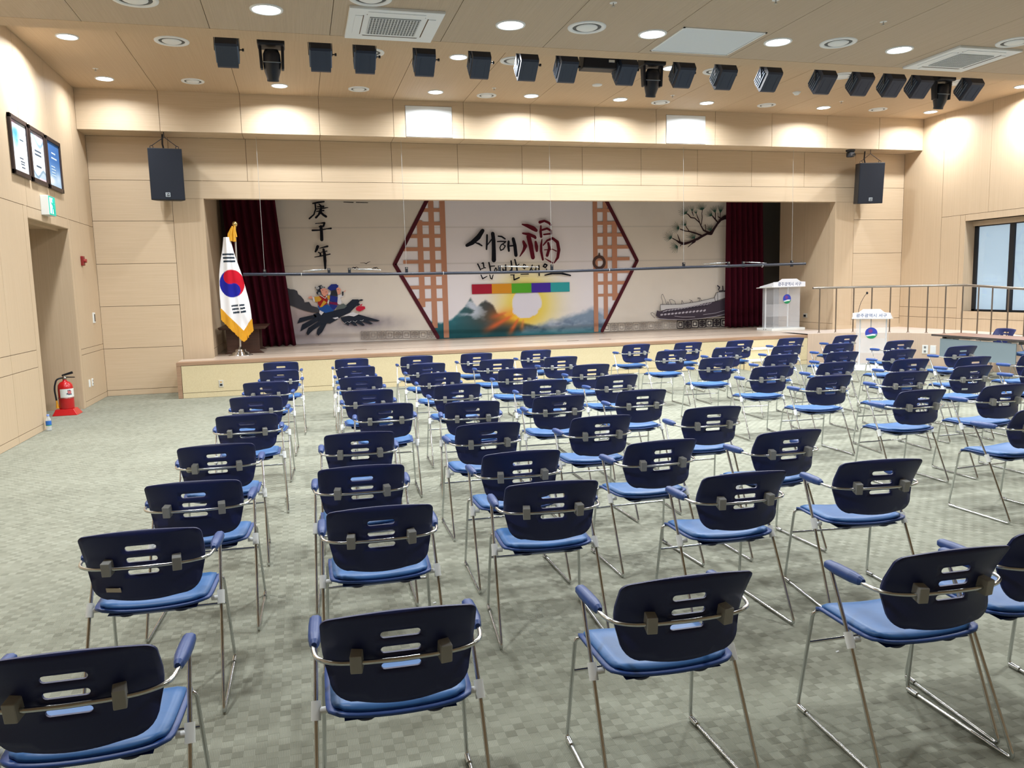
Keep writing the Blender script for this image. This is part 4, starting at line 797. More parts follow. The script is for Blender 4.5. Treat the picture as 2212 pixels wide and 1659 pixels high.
'fret.fa0':'s1.25,0.839,0.013;1.406,0.833,0.013;1.398,0.662,0.013;1.242,0.668,0.013;1.25,0.839,0.013|s1.328,0.827,0.013;1.321,0.674,0.013|s1.254,0.753,0.013;1.394,0.748,0.013|s1.277,0.752,0.013;1.28,0.804,0.013;1.308,0.802,0.013;1.307,0.775,0.013|s1.371,0.749,0.013;1.373,0.8,0.013;1.345,0.801,0.013;1.344,0.774,0.013|s1.277,0.752,0.013;1.275,0.701,0.013;1.303,0.7,0.013;1.304,0.727,0.013|s1.371,0.749,0.013;1.369,0.697,0.013;1.341,0.699,0.013;1.342,0.726,0.013',
'fret.fa1':'s1.429,0.833,0.013;1.586,0.828,0.013;1.578,0.658,0.013;1.421,0.664,0.013;1.429,0.833,0.013|s1.466,0.79,0.013;1.544,0.787,0.013;1.541,0.702,0.013;1.462,0.705,0.013;1.466,0.79,0.013',
'fret.fa2':'s1.608,0.828,0.013;1.766,0.822,0.013;1.759,0.654,0.013;1.601,0.66,0.013;1.608,0.828,0.013|s1.687,0.817,0.013;1.68,0.665,0.013|s1.613,0.744,0.013;1.754,0.738,0.013|s1.636,0.743,0.013;1.638,0.793,0.013;1.667,0.792,0.013;1.666,0.765,0.013|s1.731,0.739,0.013;1.733,0.79,0.013;1.705,0.791,0.013;1.703,0.764,0.013|s1.636,0.743,0.013;1.634,0.692,0.013;1.662,0.691,0.013;1.663,0.718,0.013|s1.731,0.739,0.013;1.729,0.689,0.013;1.7,0.69,0.013;1.701,0.717,0.013',
'fret.fa3':'s1.789,0.823,0.013;1.947,0.817,0.013;1.94,0.65,0.013;1.782,0.656,0.013;1.789,0.823,0.013|s1.827,0.779,0.013;1.906,0.776,0.013;1.902,0.693,0.013;1.823,0.696,0.013;1.827,0.779,0.013',
'fret.fa4':'s1.97,0.817,0.013;2.13,0.811,0.013;2.123,0.646,0.013;1.964,0.652,0.013;1.97,0.817,0.013|s2.05,0.806,0.013;2.043,0.657,0.013|s1.975,0.734,0.013;2.118,0.729,0.013|s1.999,0.733,0.013;2.001,0.783,0.013;2.03,0.782,0.013;2.028,0.755,0.013|s2.094,0.73,0.013;2.096,0.779,0.013;2.068,0.78,0.013;2.067,0.754,0.013|s1.999,0.733,0.013;1.997,0.684,0.013;2.025,0.683,0.013;2.027,0.709,0.013|s2.094,0.73,0.013;2.092,0.68,0.013;2.064,0.681,0.013;2.065,0.708,0.013',
'fret.fa5':'s2.153,0.812,0.013;2.313,0.806,0.013;2.307,0.641,0.013;2.146,0.648,0.013;2.153,0.812,0.013|s2.191,0.769,0.013;2.271,0.766,0.013;2.268,0.684,0.013;2.188,0.687,0.013;2.191,0.769,0.013',
'fret.fa6':'s2.336,0.806,0.013;2.497,0.8,0.013;2.491,0.637,0.013;2.33,0.643,0.013;2.336,0.806,0.013|s2.417,0.795,0.013;2.411,0.648,0.013|s2.341,0.724,0.013;2.486,0.719,0.013|s2.365,0.724,0.013;2.367,0.772,0.013;2.396,0.771,0.013;2.395,0.745,0.013|s2.462,0.72,0.013;2.464,0.769,0.013;2.435,0.77,0.013;2.434,0.744,0.013|s2.365,0.724,0.013;2.363,0.675,0.013;2.392,0.674,0.013;2.393,0.7,0.013|s2.462,0.72,0.013;2.46,0.671,0.013;2.431,0.672,0.013;2.432,0.698,0.013',
'fret.fa7':'s2.521,0.8,0.013;2.683,0.794,0.013;2.677,0.633,0.013;2.515,0.639,0.013;2.521,0.8,0.013|s2.56,0.759,0.013;2.641,0.756,0.013;2.638,0.675,0.013;2.557,0.678,0.013;2.56,0.759,0.013',
'fret.fa8':'s2.706,0.795,0.013;2.869,0.789,0.013;2.863,0.629,0.013;2.701,0.635,0.013;2.706,0.795,0.013|s2.787,0.784,0.013;2.782,0.64,0.013|s2.712,0.715,0.013;2.858,0.709,0.013|s2.736,0.714,0.013;2.738,0.762,0.013;2.767,0.761,0.013;2.766,0.735,0.013|s2.834,0.71,0.013;2.835,0.758,0.013;2.806,0.759,0.013;2.805,0.733,0.013|s2.736,0.714,0.013;2.734,0.666,0.013;2.764,0.665,0.013;2.764,0.69,0.013|s2.834,0.71,0.013;2.832,0.662,0.013;2.803,0.663,0.013;2.804,0.689,0.013',
'fret.fb0':'s6.877,0.808,0.013;7.036,0.802,0.013;7.035,0.614,0.013;6.875,0.62,0.013;6.877,0.808,0.013|s6.916,0.76,0.013;6.996,0.757,0.013;6.995,0.663,0.013;6.915,0.666,0.013;6.916,0.76,0.013',
'fret.fb1':'s7.062,0.808,0.013;7.222,0.802,0.013;7.221,0.616,0.013;7.06,0.622,0.013;7.062,0.808,0.013|s7.142,0.796,0.013;7.14,0.628,0.013|s7.069,0.714,0.013;7.213,0.709,0.013|s7.093,0.714,0.013;7.093,0.769,0.013;7.122,0.768,0.013;7.122,0.739,0.013|s7.189,0.71,0.013;7.19,0.766,0.013;7.161,0.767,0.013;7.16,0.737,0.013|s7.093,0.714,0.013;7.092,0.658,0.013;7.121,0.657,0.013;7.121,0.687,0.013|s7.189,0.71,0.013;7.189,0.654,0.013;7.16,0.655,0.013;7.16,0.685,0.013',
'fret.fb2':'s7.247,0.807,0.013;7.409,0.802,0.013;7.407,0.617,0.013;7.246,0.623,0.013;7.247,0.807,0.013|s7.287,0.76,0.013;7.368,0.757,0.013;7.367,0.665,0.013;7.287,0.668,0.013;7.287,0.76,0.013',
'fret.fb3':'s7.434,0.807,0.013;7.596,0.801,0.013;7.595,0.618,0.013;7.433,0.625,0.013;7.434,0.807,0.013|s7.515,0.795,0.013;7.514,0.631,0.013|s7.442,0.715,0.013;7.588,0.71,0.013|s7.466,0.715,0.013;7.466,0.769,0.013;7.495,0.768,0.013;7.495,0.739,0.013|s7.563,0.711,0.013;7.564,0.766,0.013;7.534,0.767,0.013;7.534,0.738,0.013|s7.466,0.715,0.013;7.466,0.66,0.013;7.495,0.659,0.013;7.495,0.688,0.013|s7.563,0.711,0.013;7.563,0.656,0.013;7.534,0.657,0.013;7.534,0.687,0.013',
'fret.fb4':'s7.622,0.807,0.013;7.785,0.801,0.013;7.784,0.62,0.013;7.621,0.626,0.013;7.622,0.807,0.013|s7.662,0.76,0.013;7.744,0.757,0.013;7.743,0.667,0.013;7.662,0.67,0.013;7.662,0.76,0.013',
'fret.fb5':'s7.811,0.806,0.013;7.974,0.801,0.013;7.974,0.621,0.013;7.81,0.627,0.013;7.811,0.806,0.013|s7.892,0.794,0.013;7.892,0.633,0.013|s7.818,0.717,0.013;7.966,0.711,0.013|s7.843,0.716,0.013;7.843,0.769,0.013;7.873,0.768,0.013;7.872,0.74,0.013|s7.941,0.712,0.013;7.941,0.766,0.013;7.912,0.767,0.013;7.912,0.738,0.013|s7.843,0.716,0.013;7.843,0.662,0.013;7.872,0.661,0.013;7.872,0.69,0.013|s7.941,0.712,0.013;7.941,0.658,0.013;7.911,0.659,0.013;7.912,0.688,0.013',
'fret.fb6':'s8,0.806,0.013;8.165,0.8,0.013;8.164,0.623,0.013;8,0.629,0.013;8,0.806,0.013|s8.041,0.76,0.013;8.123,0.757,0.013;8.123,0.669,0.013;8.041,0.672,0.013;8.041,0.76,0.013',
'fret.fb7':'s8.191,0.805,0.013;8.356,0.8,0.013;8.356,0.624,0.013;8.19,0.63,0.013;8.191,0.805,0.013|s8.273,0.794,0.013;8.273,0.636,0.013|s8.199,0.718,0.013;8.348,0.712,0.013|s8.224,0.717,0.013;8.224,0.769,0.013;8.254,0.768,0.013;8.254,0.74,0.013|s8.323,0.713,0.013;8.323,0.766,0.013;8.293,0.767,0.013;8.293,0.739,0.013|s8.224,0.717,0.013;8.224,0.664,0.013;8.253,0.663,0.013;8.253,0.691,0.013|s8.323,0.713,0.013;8.323,0.66,0.013;8.293,0.662,0.013;8.293,0.69,0.013',
'fret.fb8':'s8.382,0.805,0.013;8.549,0.799,0.013;8.549,0.625,0.013;8.382,0.632,0.013;8.382,0.805,0.013|s8.424,0.76,0.013;8.507,0.757,0.013;8.507,0.671,0.013;8.424,0.673,0.013;8.424,0.76,0.013',
'fret.fb9':'s8.575,0.805,0.013;8.742,0.799,0.013;8.742,0.627,0.013;8.575,0.633,0.013;8.575,0.805,0.013|s8.659,0.793,0.013;8.659,0.639,0.013|s8.583,0.719,0.013;8.734,0.713,0.013|s8.608,0.718,0.013;8.608,0.769,0.013;8.638,0.768,0.013;8.639,0.741,0.013|s8.709,0.714,0.013;8.709,0.766,0.013;8.679,0.767,0.013;8.679,0.739,0.013|s8.608,0.718,0.013;8.608,0.666,0.013;8.639,0.665,0.013;8.639,0.693,0.013|s8.709,0.714,0.013;8.709,0.663,0.013;8.679,0.664,0.013;8.679,0.691,0.013',
'fretdark.fc0':'s8.769,0.81,0.021;8.937,0.804,0.021;8.937,0.623,0.021;8.769,0.629,0.021;8.769,0.81,0.021|s8.811,0.763,0.021;8.895,0.76,0.021;8.895,0.67,0.021;8.811,0.673,0.021;8.811,0.763,0.021',
'fretdark.fc1':'s8.962,0.812,0.021;9.131,0.807,0.021;9.131,0.624,0.021;8.962,0.63,0.021;8.962,0.812,0.021|s9.046,0.801,0.021;9.047,0.636,0.021|s8.97,0.721,0.021;9.122,0.716,0.021|s8.996,0.72,0.021;8.995,0.775,0.021;9.026,0.774,0.021;9.026,0.745,0.021|s9.097,0.717,0.021;9.097,0.771,0.021;9.066,0.772,0.021;9.067,0.743,0.021|s8.996,0.72,0.021;8.996,0.666,0.021;9.026,0.664,0.021;9.026,0.694,0.021|s9.097,0.717,0.021;9.097,0.662,0.021;9.067,0.663,0.021;9.067,0.692,0.021',
'fretdark.fc2':'s9.156,0.815,0.021;9.325,0.809,0.021;9.326,0.626,0.021;9.156,0.632,0.021;9.156,0.815,0.021|s9.198,0.768,0.021;9.283,0.765,0.021;9.284,0.673,0.021;9.199,0.676,0.021;9.198,0.768,0.021',
'fretdark.fc3':'s9.351,0.818,0.021;9.521,0.812,0.021;9.523,0.627,0.021;9.352,0.633,0.021;9.351,0.818,0.021|s9.436,0.805,0.021;9.437,0.639,0.021|s9.36,0.725,0.021;9.513,0.72,0.021|s9.385,0.724,0.021;9.385,0.78,0.021;9.416,0.779,0.021;9.416,0.749,0.021|s9.488,0.721,0.021;9.487,0.776,0.021;9.457,0.777,0.021;9.457,0.748,0.021|s9.385,0.724,0.021;9.386,0.669,0.021;9.416,0.668,0.021;9.416,0.697,0.021|s9.488,0.721,0.021;9.488,0.665,0.021;9.457,0.666,0.021;9.457,0.696,0.021',
'fretdark.fc4':'s9.547,0.82,0.021;9.718,0.814,0.021;9.72,0.629,0.021;9.548,0.635,0.021;9.547,0.82,0.021|s9.59,0.772,0.021;9.676,0.769,0.021;9.676,0.677,0.021;9.59,0.68,0.021;9.59,0.772,0.021',
'fretdark.fc5':'s9.744,0.823,0.021;9.916,0.817,0.021;9.918,0.63,0.021;9.745,0.636,0.021;9.744,0.823,0.021|s9.83,0.811,0.021;9.831,0.643,0.021|s9.753,0.729,0.021;9.908,0.724,0.022|s9.779,0.728,0.021;9.778,0.784,0.021;9.809,0.783,0.021;9.81,0.753,0.021|s9.882,0.725,0.022;9.882,0.781,0.021;9.851,0.782,0.021;9.851,0.752,0.021|s9.779,0.728,0.021;9.779,0.672,0.021;9.81,0.671,0.021;9.81,0.701,0.021|s9.882,0.725,0.022;9.883,0.669,0.021;9.852,0.67,0.021;9.852,0.7,0.021',
'fretdark.fc6':'s9.942,0.825,0.021;10.115,0.82,0.022;10.117,0.632,0.022;9.943,0.638,0.022;9.942,0.825,0.021|s9.985,0.777,0.022;10.072,0.774,0.022;10.073,0.68,0.021;9.986,0.683,0.021;9.985,0.777,0.022',
'branch':'s10.129,3.249,0.116;10.004,3.259,0.097;9.892,3.2,0.064;9.803,3.101,0.052;9.714,2.982,0.059;9.636,2.882,0.095;9.536,2.873,0.053;9.402,2.814,0.059;9.28,2.746,0.059;9.181,2.717,0.053;9.059,2.668,0.051;8.916,2.635,0.063;8.806,2.671,0.058;8.718,2.721,0.026;8.62,2.77,0.021|s9.58,2.893,0.048;9.435,2.953,0.037;9.367,3.062,0.03;9.334,3.131,0.027;9.2,3.24,0.024;9.101,3.25,0.027;9.024,3.329,0.027;8.98,3.343,0.021|s9.378,3.092,0.021;9.4,3.25,0.023;9.388,3.348,0.018;9.404,3.427,0.018|s9.334,3.141,0.018;9.278,3.26,0.023;9.244,3.339,0.015|s9.167,3.299,0.014;9.134,3.388,0.025|s9.814,3.14,0.032;9.746,3.21,0.037;9.667,3.294,0.026|s9.751,3.22,0.021;9.75,3.359,0.026|s9.903,3.23,0.021;9.824,3.269,0.024|s9.88,3.259,0.015;9.879,3.359,0.021|s9.824,3.269,0.013;9.818,3.359,0.015|s9.402,2.824,0.037;9.224,2.885,0.037;9.069,2.925,0.031;8.959,2.936,0.023;8.827,2.981,0.026|s9.069,2.915,0.02;8.97,3.044,0.021|s8.828,2.67,0.026;8.784,2.779,0.026;8.751,2.858,0.011|s8.85,2.621,0.021;8.828,2.581,0.015|s9.203,2.697,0.063;9.115,2.628,0.021;9.026,2.56,0.015|s9.496,2.943,0.017;9.496,3.022,0.017;9.479,3.082,0.023',
'needle':'s8.98,3.343,0.012;9.063,3.472,0.004|s8.98,3.343,0.012;9.037,3.524,0.004|s8.98,3.343,0.012;8.986,3.514,0.004|s8.98,3.343,0.012;8.943,3.494,0.004|s8.98,3.343,0.012;8.884,3.517,0.004|s8.98,3.343,0.012;8.852,3.478,0.004|s8.98,3.343,0.012;8.835,3.437,0.004|s8.98,3.343,0.012;8.773,3.418,0.004|s8.98,3.343,0.012;8.778,3.369,0.004|s8.98,3.343,0.012;8.796,3.326,0.004|s8.98,3.343,0.012;8.823,3.292,0.004|s9.134,3.397,0.012;9.195,3.493,0.004|s9.134,3.397,0.012;9.181,3.529,0.004|s9.134,3.397,0.012;9.148,3.523,0.004|s9.134,3.397,0.012;9.12,3.511,0.004|s9.134,3.397,0.012;9.084,3.533,0.004|s9.134,3.397,0.012;9.06,3.51,0.004|s9.244,3.343,0.012;9.277,3.425,0.004|s9.244,3.343,0.012;9.256,3.452,0.004|s9.244,3.343,0.012;9.228,3.442,0.004|s9.244,3.343,0.012;9.206,3.427,0.004|s9.244,3.343,0.012;9.17,3.434,0.004|s9.244,3.343,0.012;9.155,3.409,0.004|s9.401,3.427,0.012;9.513,3.511,0.004|s9.401,3.427,0.012;9.518,3.554,0.004|s9.401,3.427,0.012;9.482,3.558,0.004|s9.401,3.427,0.012;9.449,3.555,0.004|s9.401,3.427,0.012;9.428,3.594,0.004|s9.401,3.427,0.012;9.394,3.581,0.004|s9.401,3.427,0.012;9.366,3.563,0.004|s9.401,3.427,0.012;9.324,3.587,0.004|s9.401,3.427,0.012;9.302,3.56,0.004|s9.401,3.427,0.012;9.288,3.531,0.004|s9.401,3.427,0.012;9.282,3.503,0.004|s9.401,3.427,0.012;9.234,3.497,0.004|s9.401,3.427,0.012;9.238,3.466,0.004|s9.667,3.294,0.013;9.641,3.419,0.004|s9.667,3.294,0.013;9.604,3.444,0.004|s9.667,3.294,0.013;9.584,3.42,0.004|s9.667,3.294,0.013;9.571,3.395,0.004|s9.667,3.294,0.013;9.524,3.4,0.004|s9.667,3.294,0.013;9.52,3.369,0.004|s9.667,3.294,0.013;9.522,3.341,0.004|s9.667,3.294,0.013;9.479,3.324,0.004|s9.667,3.294,0.013;9.492,3.294,0.004|s9.667,3.294,0.013;9.511,3.27,0.004|s9.75,3.364,0.013;9.789,3.494,0.004|s9.75,3.364,0.013;9.772,3.532,0.004|s9.75,3.364,0.013;9.745,3.518,0.004|s9.75,3.364,0.013;9.724,3.501,0.004|s9.75,3.364,0.013;9.69,3.53,0.004|s9.75,3.364,0.013;9.671,3.507,0.004|s9.75,3.364,0.013;9.659,3.484,0.004|s9.75,3.364,0.013;9.614,3.497,0.004|s9.75,3.364,0.013;9.607,3.469,0.004|s9.879,3.359,0.013;9.971,3.476,0.004|s9.879,3.359,0.013;9.974,3.518,0.004|s9.879,3.359,0.013;9.946,3.512,0.004|s9.879,3.359,0.013;9.92,3.502,0.004|s9.879,3.359,0.013;9.905,3.543,0.004|s9.879,3.359,0.013;9.88,3.528,0.004|s9.879,3.359,0.013;9.859,3.511,0.004|s9.879,3.359,0.013;9.829,3.544,0.004|s9.879,3.359,0.013;9.81,3.523,0.004|s8.8,3.005,0.012;8.744,3.142,0.004|s8.8,3.005,0.012;8.688,3.159,0.004|s8.8,3.005,0.012;8.666,3.122,0.004|s8.8,3.005,0.012;8.656,3.083,0.004|s8.8,3.005,0.012;8.6,3.064,0.004|s8.8,3.005,0.012;8.609,3.021,0.004|s8.8,3.005,0.012;8.628,2.984,0.004|s8.8,3.005,0.012;8.598,2.937,0.004|s8.8,3.005,0.012;8.636,2.906,0.004|s8.8,3.005,0.012;8.677,2.888,0.004|s8.8,3.005,0.012;8.719,2.88,0.004|s8.97,3.064,0.013;8.992,3.18,0.004|s8.97,3.064,0.013;8.961,3.212,0.004|s8.97,3.064,0.013;8.928,3.194,0.004|s8.97,3.064,0.013;8.904,3.171,0.004|s8.97,3.064,0.013;8.856,3.179,0.004|s8.97,3.064,0.013;8.843,3.146,0.004|s8.97,3.064,0.013;8.839,3.113,0.004|s8.97,3.064,0.013;8.796,3.091,0.004|s8.598,2.771,0.013;8.626,2.914,0.004|s8.598,2.771,0.013;8.585,2.954,0.004|s8.598,2.771,0.013;8.544,2.931,0.004|s8.598,2.771,0.013;8.513,2.901,0.004|s8.598,2.771,0.013;8.453,2.907,0.004|s8.598,2.771,0.013;8.437,2.864,0.004|s8.598,2.771,0.013;8.434,2.823,0.004|s8.598,2.771,0.013;8.384,2.791,0.004|s8.598,2.771,0.013;8.403,2.747,0.004|s8.598,2.771,0.013;8.431,2.713,0.004|s8.598,2.771,0.013;8.466,2.688,0.004|s8.762,2.577,0.013;8.635,2.675,0.004|s8.762,2.577,0.013;8.576,2.666,0.004|s8.762,2.577,0.013;8.578,2.624,0.004|s8.762,2.577,0.013;8.59,2.586,0.004|s8.762,2.577,0.013;8.549,2.546,0.004|s8.762,2.577,0.013;8.58,2.511,0.004|s8.762,2.577,0.013;8.616,2.486,0.004|s8.762,2.577,0.013;8.612,2.431,0.004|s8.762,2.577,0.013;8.66,2.419,0.004|s8.762,2.577,0.013;8.707,2.418,0.004|s8.762,2.577,0.013;8.748,2.428,0.004|s9.203,2.756,0.013;9.25,2.917,0.004|s9.203,2.756,0.013;9.214,2.966,0.004|s9.203,2.756,0.013;9.169,2.945,0.004|s9.203,2.756,0.013;9.134,2.918,0.004|s9.203,2.756,0.013;9.072,2.939,0.004|s9.203,2.756,0.013;9.048,2.898,0.004|s9.203,2.756,0.013;9.036,2.857,0.004|s9.203,2.756,0.013;8.972,2.841,0.004|s9.203,2.756,0.013;8.979,2.793,0.004|s9.636,2.932,0.013;9.677,3.07,0.004|s9.636,2.932,0.013;9.65,3.112,0.004|s9.636,2.932,0.013;9.614,3.096,0.004|s9.636,2.932,0.013;9.586,3.074,0.004|s9.636,2.932,0.013;9.537,3.097,0.004|s9.636,2.932,0.013;9.516,3.065,0.004|s9.636,2.932,0.013;9.504,3.033,0.004|s9.636,2.932,0.013;9.449,3.029,0.004',
'roofwhite':'p8.313,1.211;8.841,1.206;9.298,1.253;9.749,1.332;9.827,1.467;10.112,1.476;10.114,1.353;9.727,1.241;9.299,1.172;8.941,1.122;8.324,1.07',
'roof':'p8.313,1.051;8.466,1.096;8.941,1.122;9.299,1.172;9.467,1.208;9.727,1.241;9.897,1.267;10.114,1.353;10.118,0.887;9.787,0.872;9.447,0.843;8.998,0.832;8.51,0.844;8.291,0.881;8.192,0.954;8.225,1.073',
'ink2':'s8.302,1.071,0.009;8.308,1.201,0.009;8.324,1.212,0.009;8.841,1.206,0.01;9.298,1.253,0.01;9.738,1.332,0.009;9.782,1.453,0.01;9.827,1.467,0.01;10.112,1.481,0.01|s9.827,1.467,0.01;9.835,1.269,0.01|s9.749,1.332,0.01;9.772,1.24,0.01|s8.373,1.209,0.009;8.368,1.289,0.009;8.335,1.37,0.009;8.341,1.439,0.009;8.368,1.458,0.009;8.401,1.398,0.009;8.444,1.297,0.009;8.466,1.216,0.009|s8.488,1.216,0.009;8.494,1.27,0.009;8.521,1.265,0.009;8.516,1.205,0.009|s8.598,1.202,0.009;8.543,1.314,0.009;8.598,1.328,0.009;8.686,1.28,0.009;8.714,1.199,0.009|s8.863,1.215,0.01;8.874,1.295,0.01;8.913,1.234,0.01|s9.08,1.229,0.01;9.13,1.288,0.01;9.17,1.237,0.01|s9.069,1.31,0.009;9.119,1.288,0.009|s9.332,1.262,0.009;9.354,1.322,0.009;9.292,1.334,0.01|s9.292,1.344,0.01;9.354,1.343,0.01;9.394,1.276,0.009|s8.165,0.895,0.009;8.073,0.978,0.009;8.062,1.019,0.009;8.105,1.027,0.009;8.16,0.985,0.009|s9.826,1.625,0.029;9.883,1.583,0.029;9.85,1.523,0.028|s9.963,1.611,0.027;9.975,1.499,0.028;9.873,1.492,0.028|s9.998,1.489,0.029;10.112,1.506,0.028|s8.411,1.013,0.017;8.51,1.055,0.017|s8.494,1.021,0.017;8.593,1.064,0.017|s8.576,1.03,0.017;8.676,1.074,0.017|s8.659,1.038,0.017;8.758,1.083,0.017|s8.742,1.047,0.017;8.841,1.093,0.017|s8.825,1.055,0.017;8.925,1.102,0.017|s8.908,1.064,0.017;9.008,1.112,0.017|s8.992,1.072,0.017;9.092,1.122,0.017|s9.075,1.081,0.017;9.176,1.131,0.017|s9.159,1.089,0.017;9.26,1.141,0.017|s9.243,1.098,0.017;9.344,1.151,0.017|s9.327,1.107,0.018;9.428,1.16,0.017|s9.411,1.115,0.017;9.513,1.17,0.017|s9.496,1.124,0.017;9.597,1.18,0.017',
'rooflight':'s8.378,1.034,0.013;8.494,1.07,0.013|s8.455,1.042,0.013;8.571,1.08,0.013|s8.532,1.051,0.013;8.648,1.09,0.013|s8.609,1.06,0.013;8.725,1.099,0.013|s8.687,1.068,0.013;8.803,1.109,0.013|s8.764,1.077,0.013;8.88,1.119,0.013|s8.842,1.086,0.013;8.958,1.129,0.013|s8.919,1.095,0.013;9.036,1.138,0.013|s8.997,1.103,0.013;9.114,1.148,0.013|s9.075,1.112,0.013;9.192,1.158,0.013|s9.153,1.121,0.013;9.271,1.168,0.013|s9.232,1.13,0.013;9.349,1.178,0.013|s9.31,1.139,0.013;9.428,1.188,0.013|s9.389,1.147,0.013;9.507,1.198,0.013|s9.467,1.156,0.013;9.586,1.208,0.013|s9.546,1.165,0.013;9.665,1.218,0.013|s8.329,0.965,0.04;8.362,0.969,0.04|s8.422,0.97,0.04;8.455,0.975,0.04|s8.516,0.975,0.04;8.549,0.981,0.04|s8.609,0.98,0.04;8.642,0.987,0.041|s8.703,0.985,0.04;8.736,0.993,0.041|s8.797,0.99,0.041;8.831,0.999,0.04|s8.892,0.996,0.041;8.925,1.006,0.041|s8.986,1.001,0.042;9.02,1.012,0.041|s9.081,1.006,0.04;9.115,1.018,0.04|s9.176,1.011,0.041;9.21,1.024,0.04|s9.271,1.016,0.041;9.305,1.03,0.04|s9.367,1.021,0.04;9.401,1.036,0.04|s9.463,1.026,0.04;9.496,1.043,0.042|s8.225,0.883,0.015;8.51,0.849,0.015;8.998,0.824,0.015;9.447,0.848,0.015;9.787,0.883,0.015;10.118,0.944,0.015|s8.687,0.923,0.011;8.886,0.897,0.011;9.221,0.891,0.011|s9.446,0.934,0.011;9.786,0.964,0.011;10.014,1.019,0.011'}
INK = {'ink': (26, 28, 36), 'red': (96, 26, 40), 'hill': (72, 72, 78), 'dark': (42, 48, 60), 'white': (222, 222, 228), 'skirt': (40, 84, 156), 'vest': (158, 42, 40), 'bundle': (196, 42, 66), 'sleeve': (206, 160, 62), 'skin': (226, 158, 138), 'hair': (48, 52, 62), 'navy': (42, 54, 132), 'belt': (118, 34, 78), 'saddle': (96, 106, 106), 'flower': (226, 228, 232), 'fret': (158, 150, 146), 'fretdark': (52, 46, 52), 'branch': (50, 34, 40), 'needle': (54, 88, 78), 'roofwhite': (206, 206, 208), 'roof': (76, 68, 80), 'ink2': (58, 54, 66), 'rooflight': (190, 186, 198)}
NAMES = {'ink': 'brush_lettering', 'red': 'brush_lettering', 'dark': 'magpie_print', 'branch': 'pine_branch_print', 'needle': 'pine_needle_print', 'roof': 'roof_print', 'fret': 'fret_border', 'fretdark': 'fret_border', 'hill': 'hill_print'}
LAYER = ['hill', 'fret', 'fretdark', 'dark', 'white', 'skirt', 'vest', 'sleeve', 'navy', 'belt', 'saddle', 'skin', 'hair', 'flower', 'bundle', 'roofwhite', 'roof', 'rooflight', 'ink2', 'needle', 'branch', 'ink', 'red']
def ply(m, pts, y):
    v = [Vector((p[0], p[1], 0)) for p in pts]; m.add([(p[0], y, p[1]) for p in pts], [tuple(t) for t in tessellate_polygon([v])])
def stroke(m, pts, y, nseg=8):
    for i, (x, z, w) in enumerate(pts):
        m.add([(x + w / 2 * cos(2 * pi * k / nseg), y, z + w / 2 * sin(2 * pi * k / nseg)) for k in range(nseg)], [tuple(range(nseg))])
        if i:
            x0, z0, w0 = pts[i - 1]; dx, dz = x - x0, z - z0; L = hypot(dx, dz) or 1e-6; nx, nz = -dz / L / 2, dx / L / 2
            y2 = y - .0002; m.add([(x0 + nx * w0, y2, z0 + nz * w0), (x0 - nx * w0, y2, z0 - nz * w0), (x - nx * w, y2, z - nz * w), (x + nx * w, y2, z + nz * w)], [(0, 1, 2, 3)])
def ink_mat(key, rgb): return mat('print_' + key, rgb, .85, spec=.12)
def stroke_split(m, pts, y): stroke(m, pts, y)
for li, key in enumerate(LAYER):
    for sub in [q for q in ART if q.split('.')[0] == key]:
        m = MB(); y = YBN - .022 - .0022 * li
        for si, s in enumerate(ART[sub].split('|')):
            if not s: continue
            pts = [tuple(float(q) for q in p.split(',')) for p in s[1:].split(';')]; yo = y - .0005 * (si % 4)
            if s[0] == 'p': ply(m, pts, yo)
            else: stroke(m, pts, yo)
        nm = NAMES.get(key, 'figure_print')
        if '.' in sub: nm = {'b': 'bird_print', 'c': 'brush_character', 'f': 'fret_motif', 's': 'ink_smudge'}[sub.split('.')[1][0]]
        if m.v:
            o = m.build(nm, ink_mat(key, INK[key]), bn)
            if '.' not in sub: o['kind'] = 'stuff'
# lattice doors, hexagon outline, colour bars, ring
y = YBN - .024
def rect(m, x0, z0, x1, z1, yy=y): m.add([(x0, yy, z0), (x1, yy, z0), (x1, yy, z1), (x0, yy, z1)], [(0, 1, 2, 3)])
HZ = 2.26
def hx(z): return 2.85 - abs(z - HZ) * .553
ROWS = [(3.38, 3.46), (3.09, 3.17), (2.82, 2.90), (2.54, 2.62), (2.27, 2.345), (1.98, 2.06), (1.715, 1.79), (1.44, 1.505), (3.68, 3.75)]
for s in (-1, 1):
    lat = MB()
    inn, bars_ = (1.75, [(1.75, 1.86), (2.0, 2.105), (2.22, 2.345)]) if s > 0 else (1.70, [(1.70, 1.82), (1.95, 2.07), (2.21, 2.33)])
    for x0, x1 in bars_:
        zt = (2.85 - x1) / .553; z0, z1 = max(.62, HZ - zt), min(3.98, HZ + zt)
        a, b_ = sorted((4.88 + s * x0, 4.88 + s * x1)); rect(lat, a, z0, b_, z1)
    for z0, z1 in ROWS:
        xe = min(hx(z0), hx(z1)); xe = 2.66 if abs(z0 - 2.27) < .01 else xe
        a, b_ = sorted((4.88 + s * inn, 4.88 + s * xe)); rect(lat, a, z0, b_, z1, y - .0006)
    lat.build('lattice_print', ink_mat('lattice', (190, 138, 112)), bn)
for s in (-1, 1):
    hm = MB(); zt = 3.98; pts = [(4.88 + s * hx(zt), zt, .085), (4.88 + s * 2.85, HZ, .085), (4.88 + s * hx(.64), .64, .085)]; stroke(hm, pts, y - .002)
    hm.build('hexagon_outline', ink_mat('hexagon', (84, 36, 46)), bn)
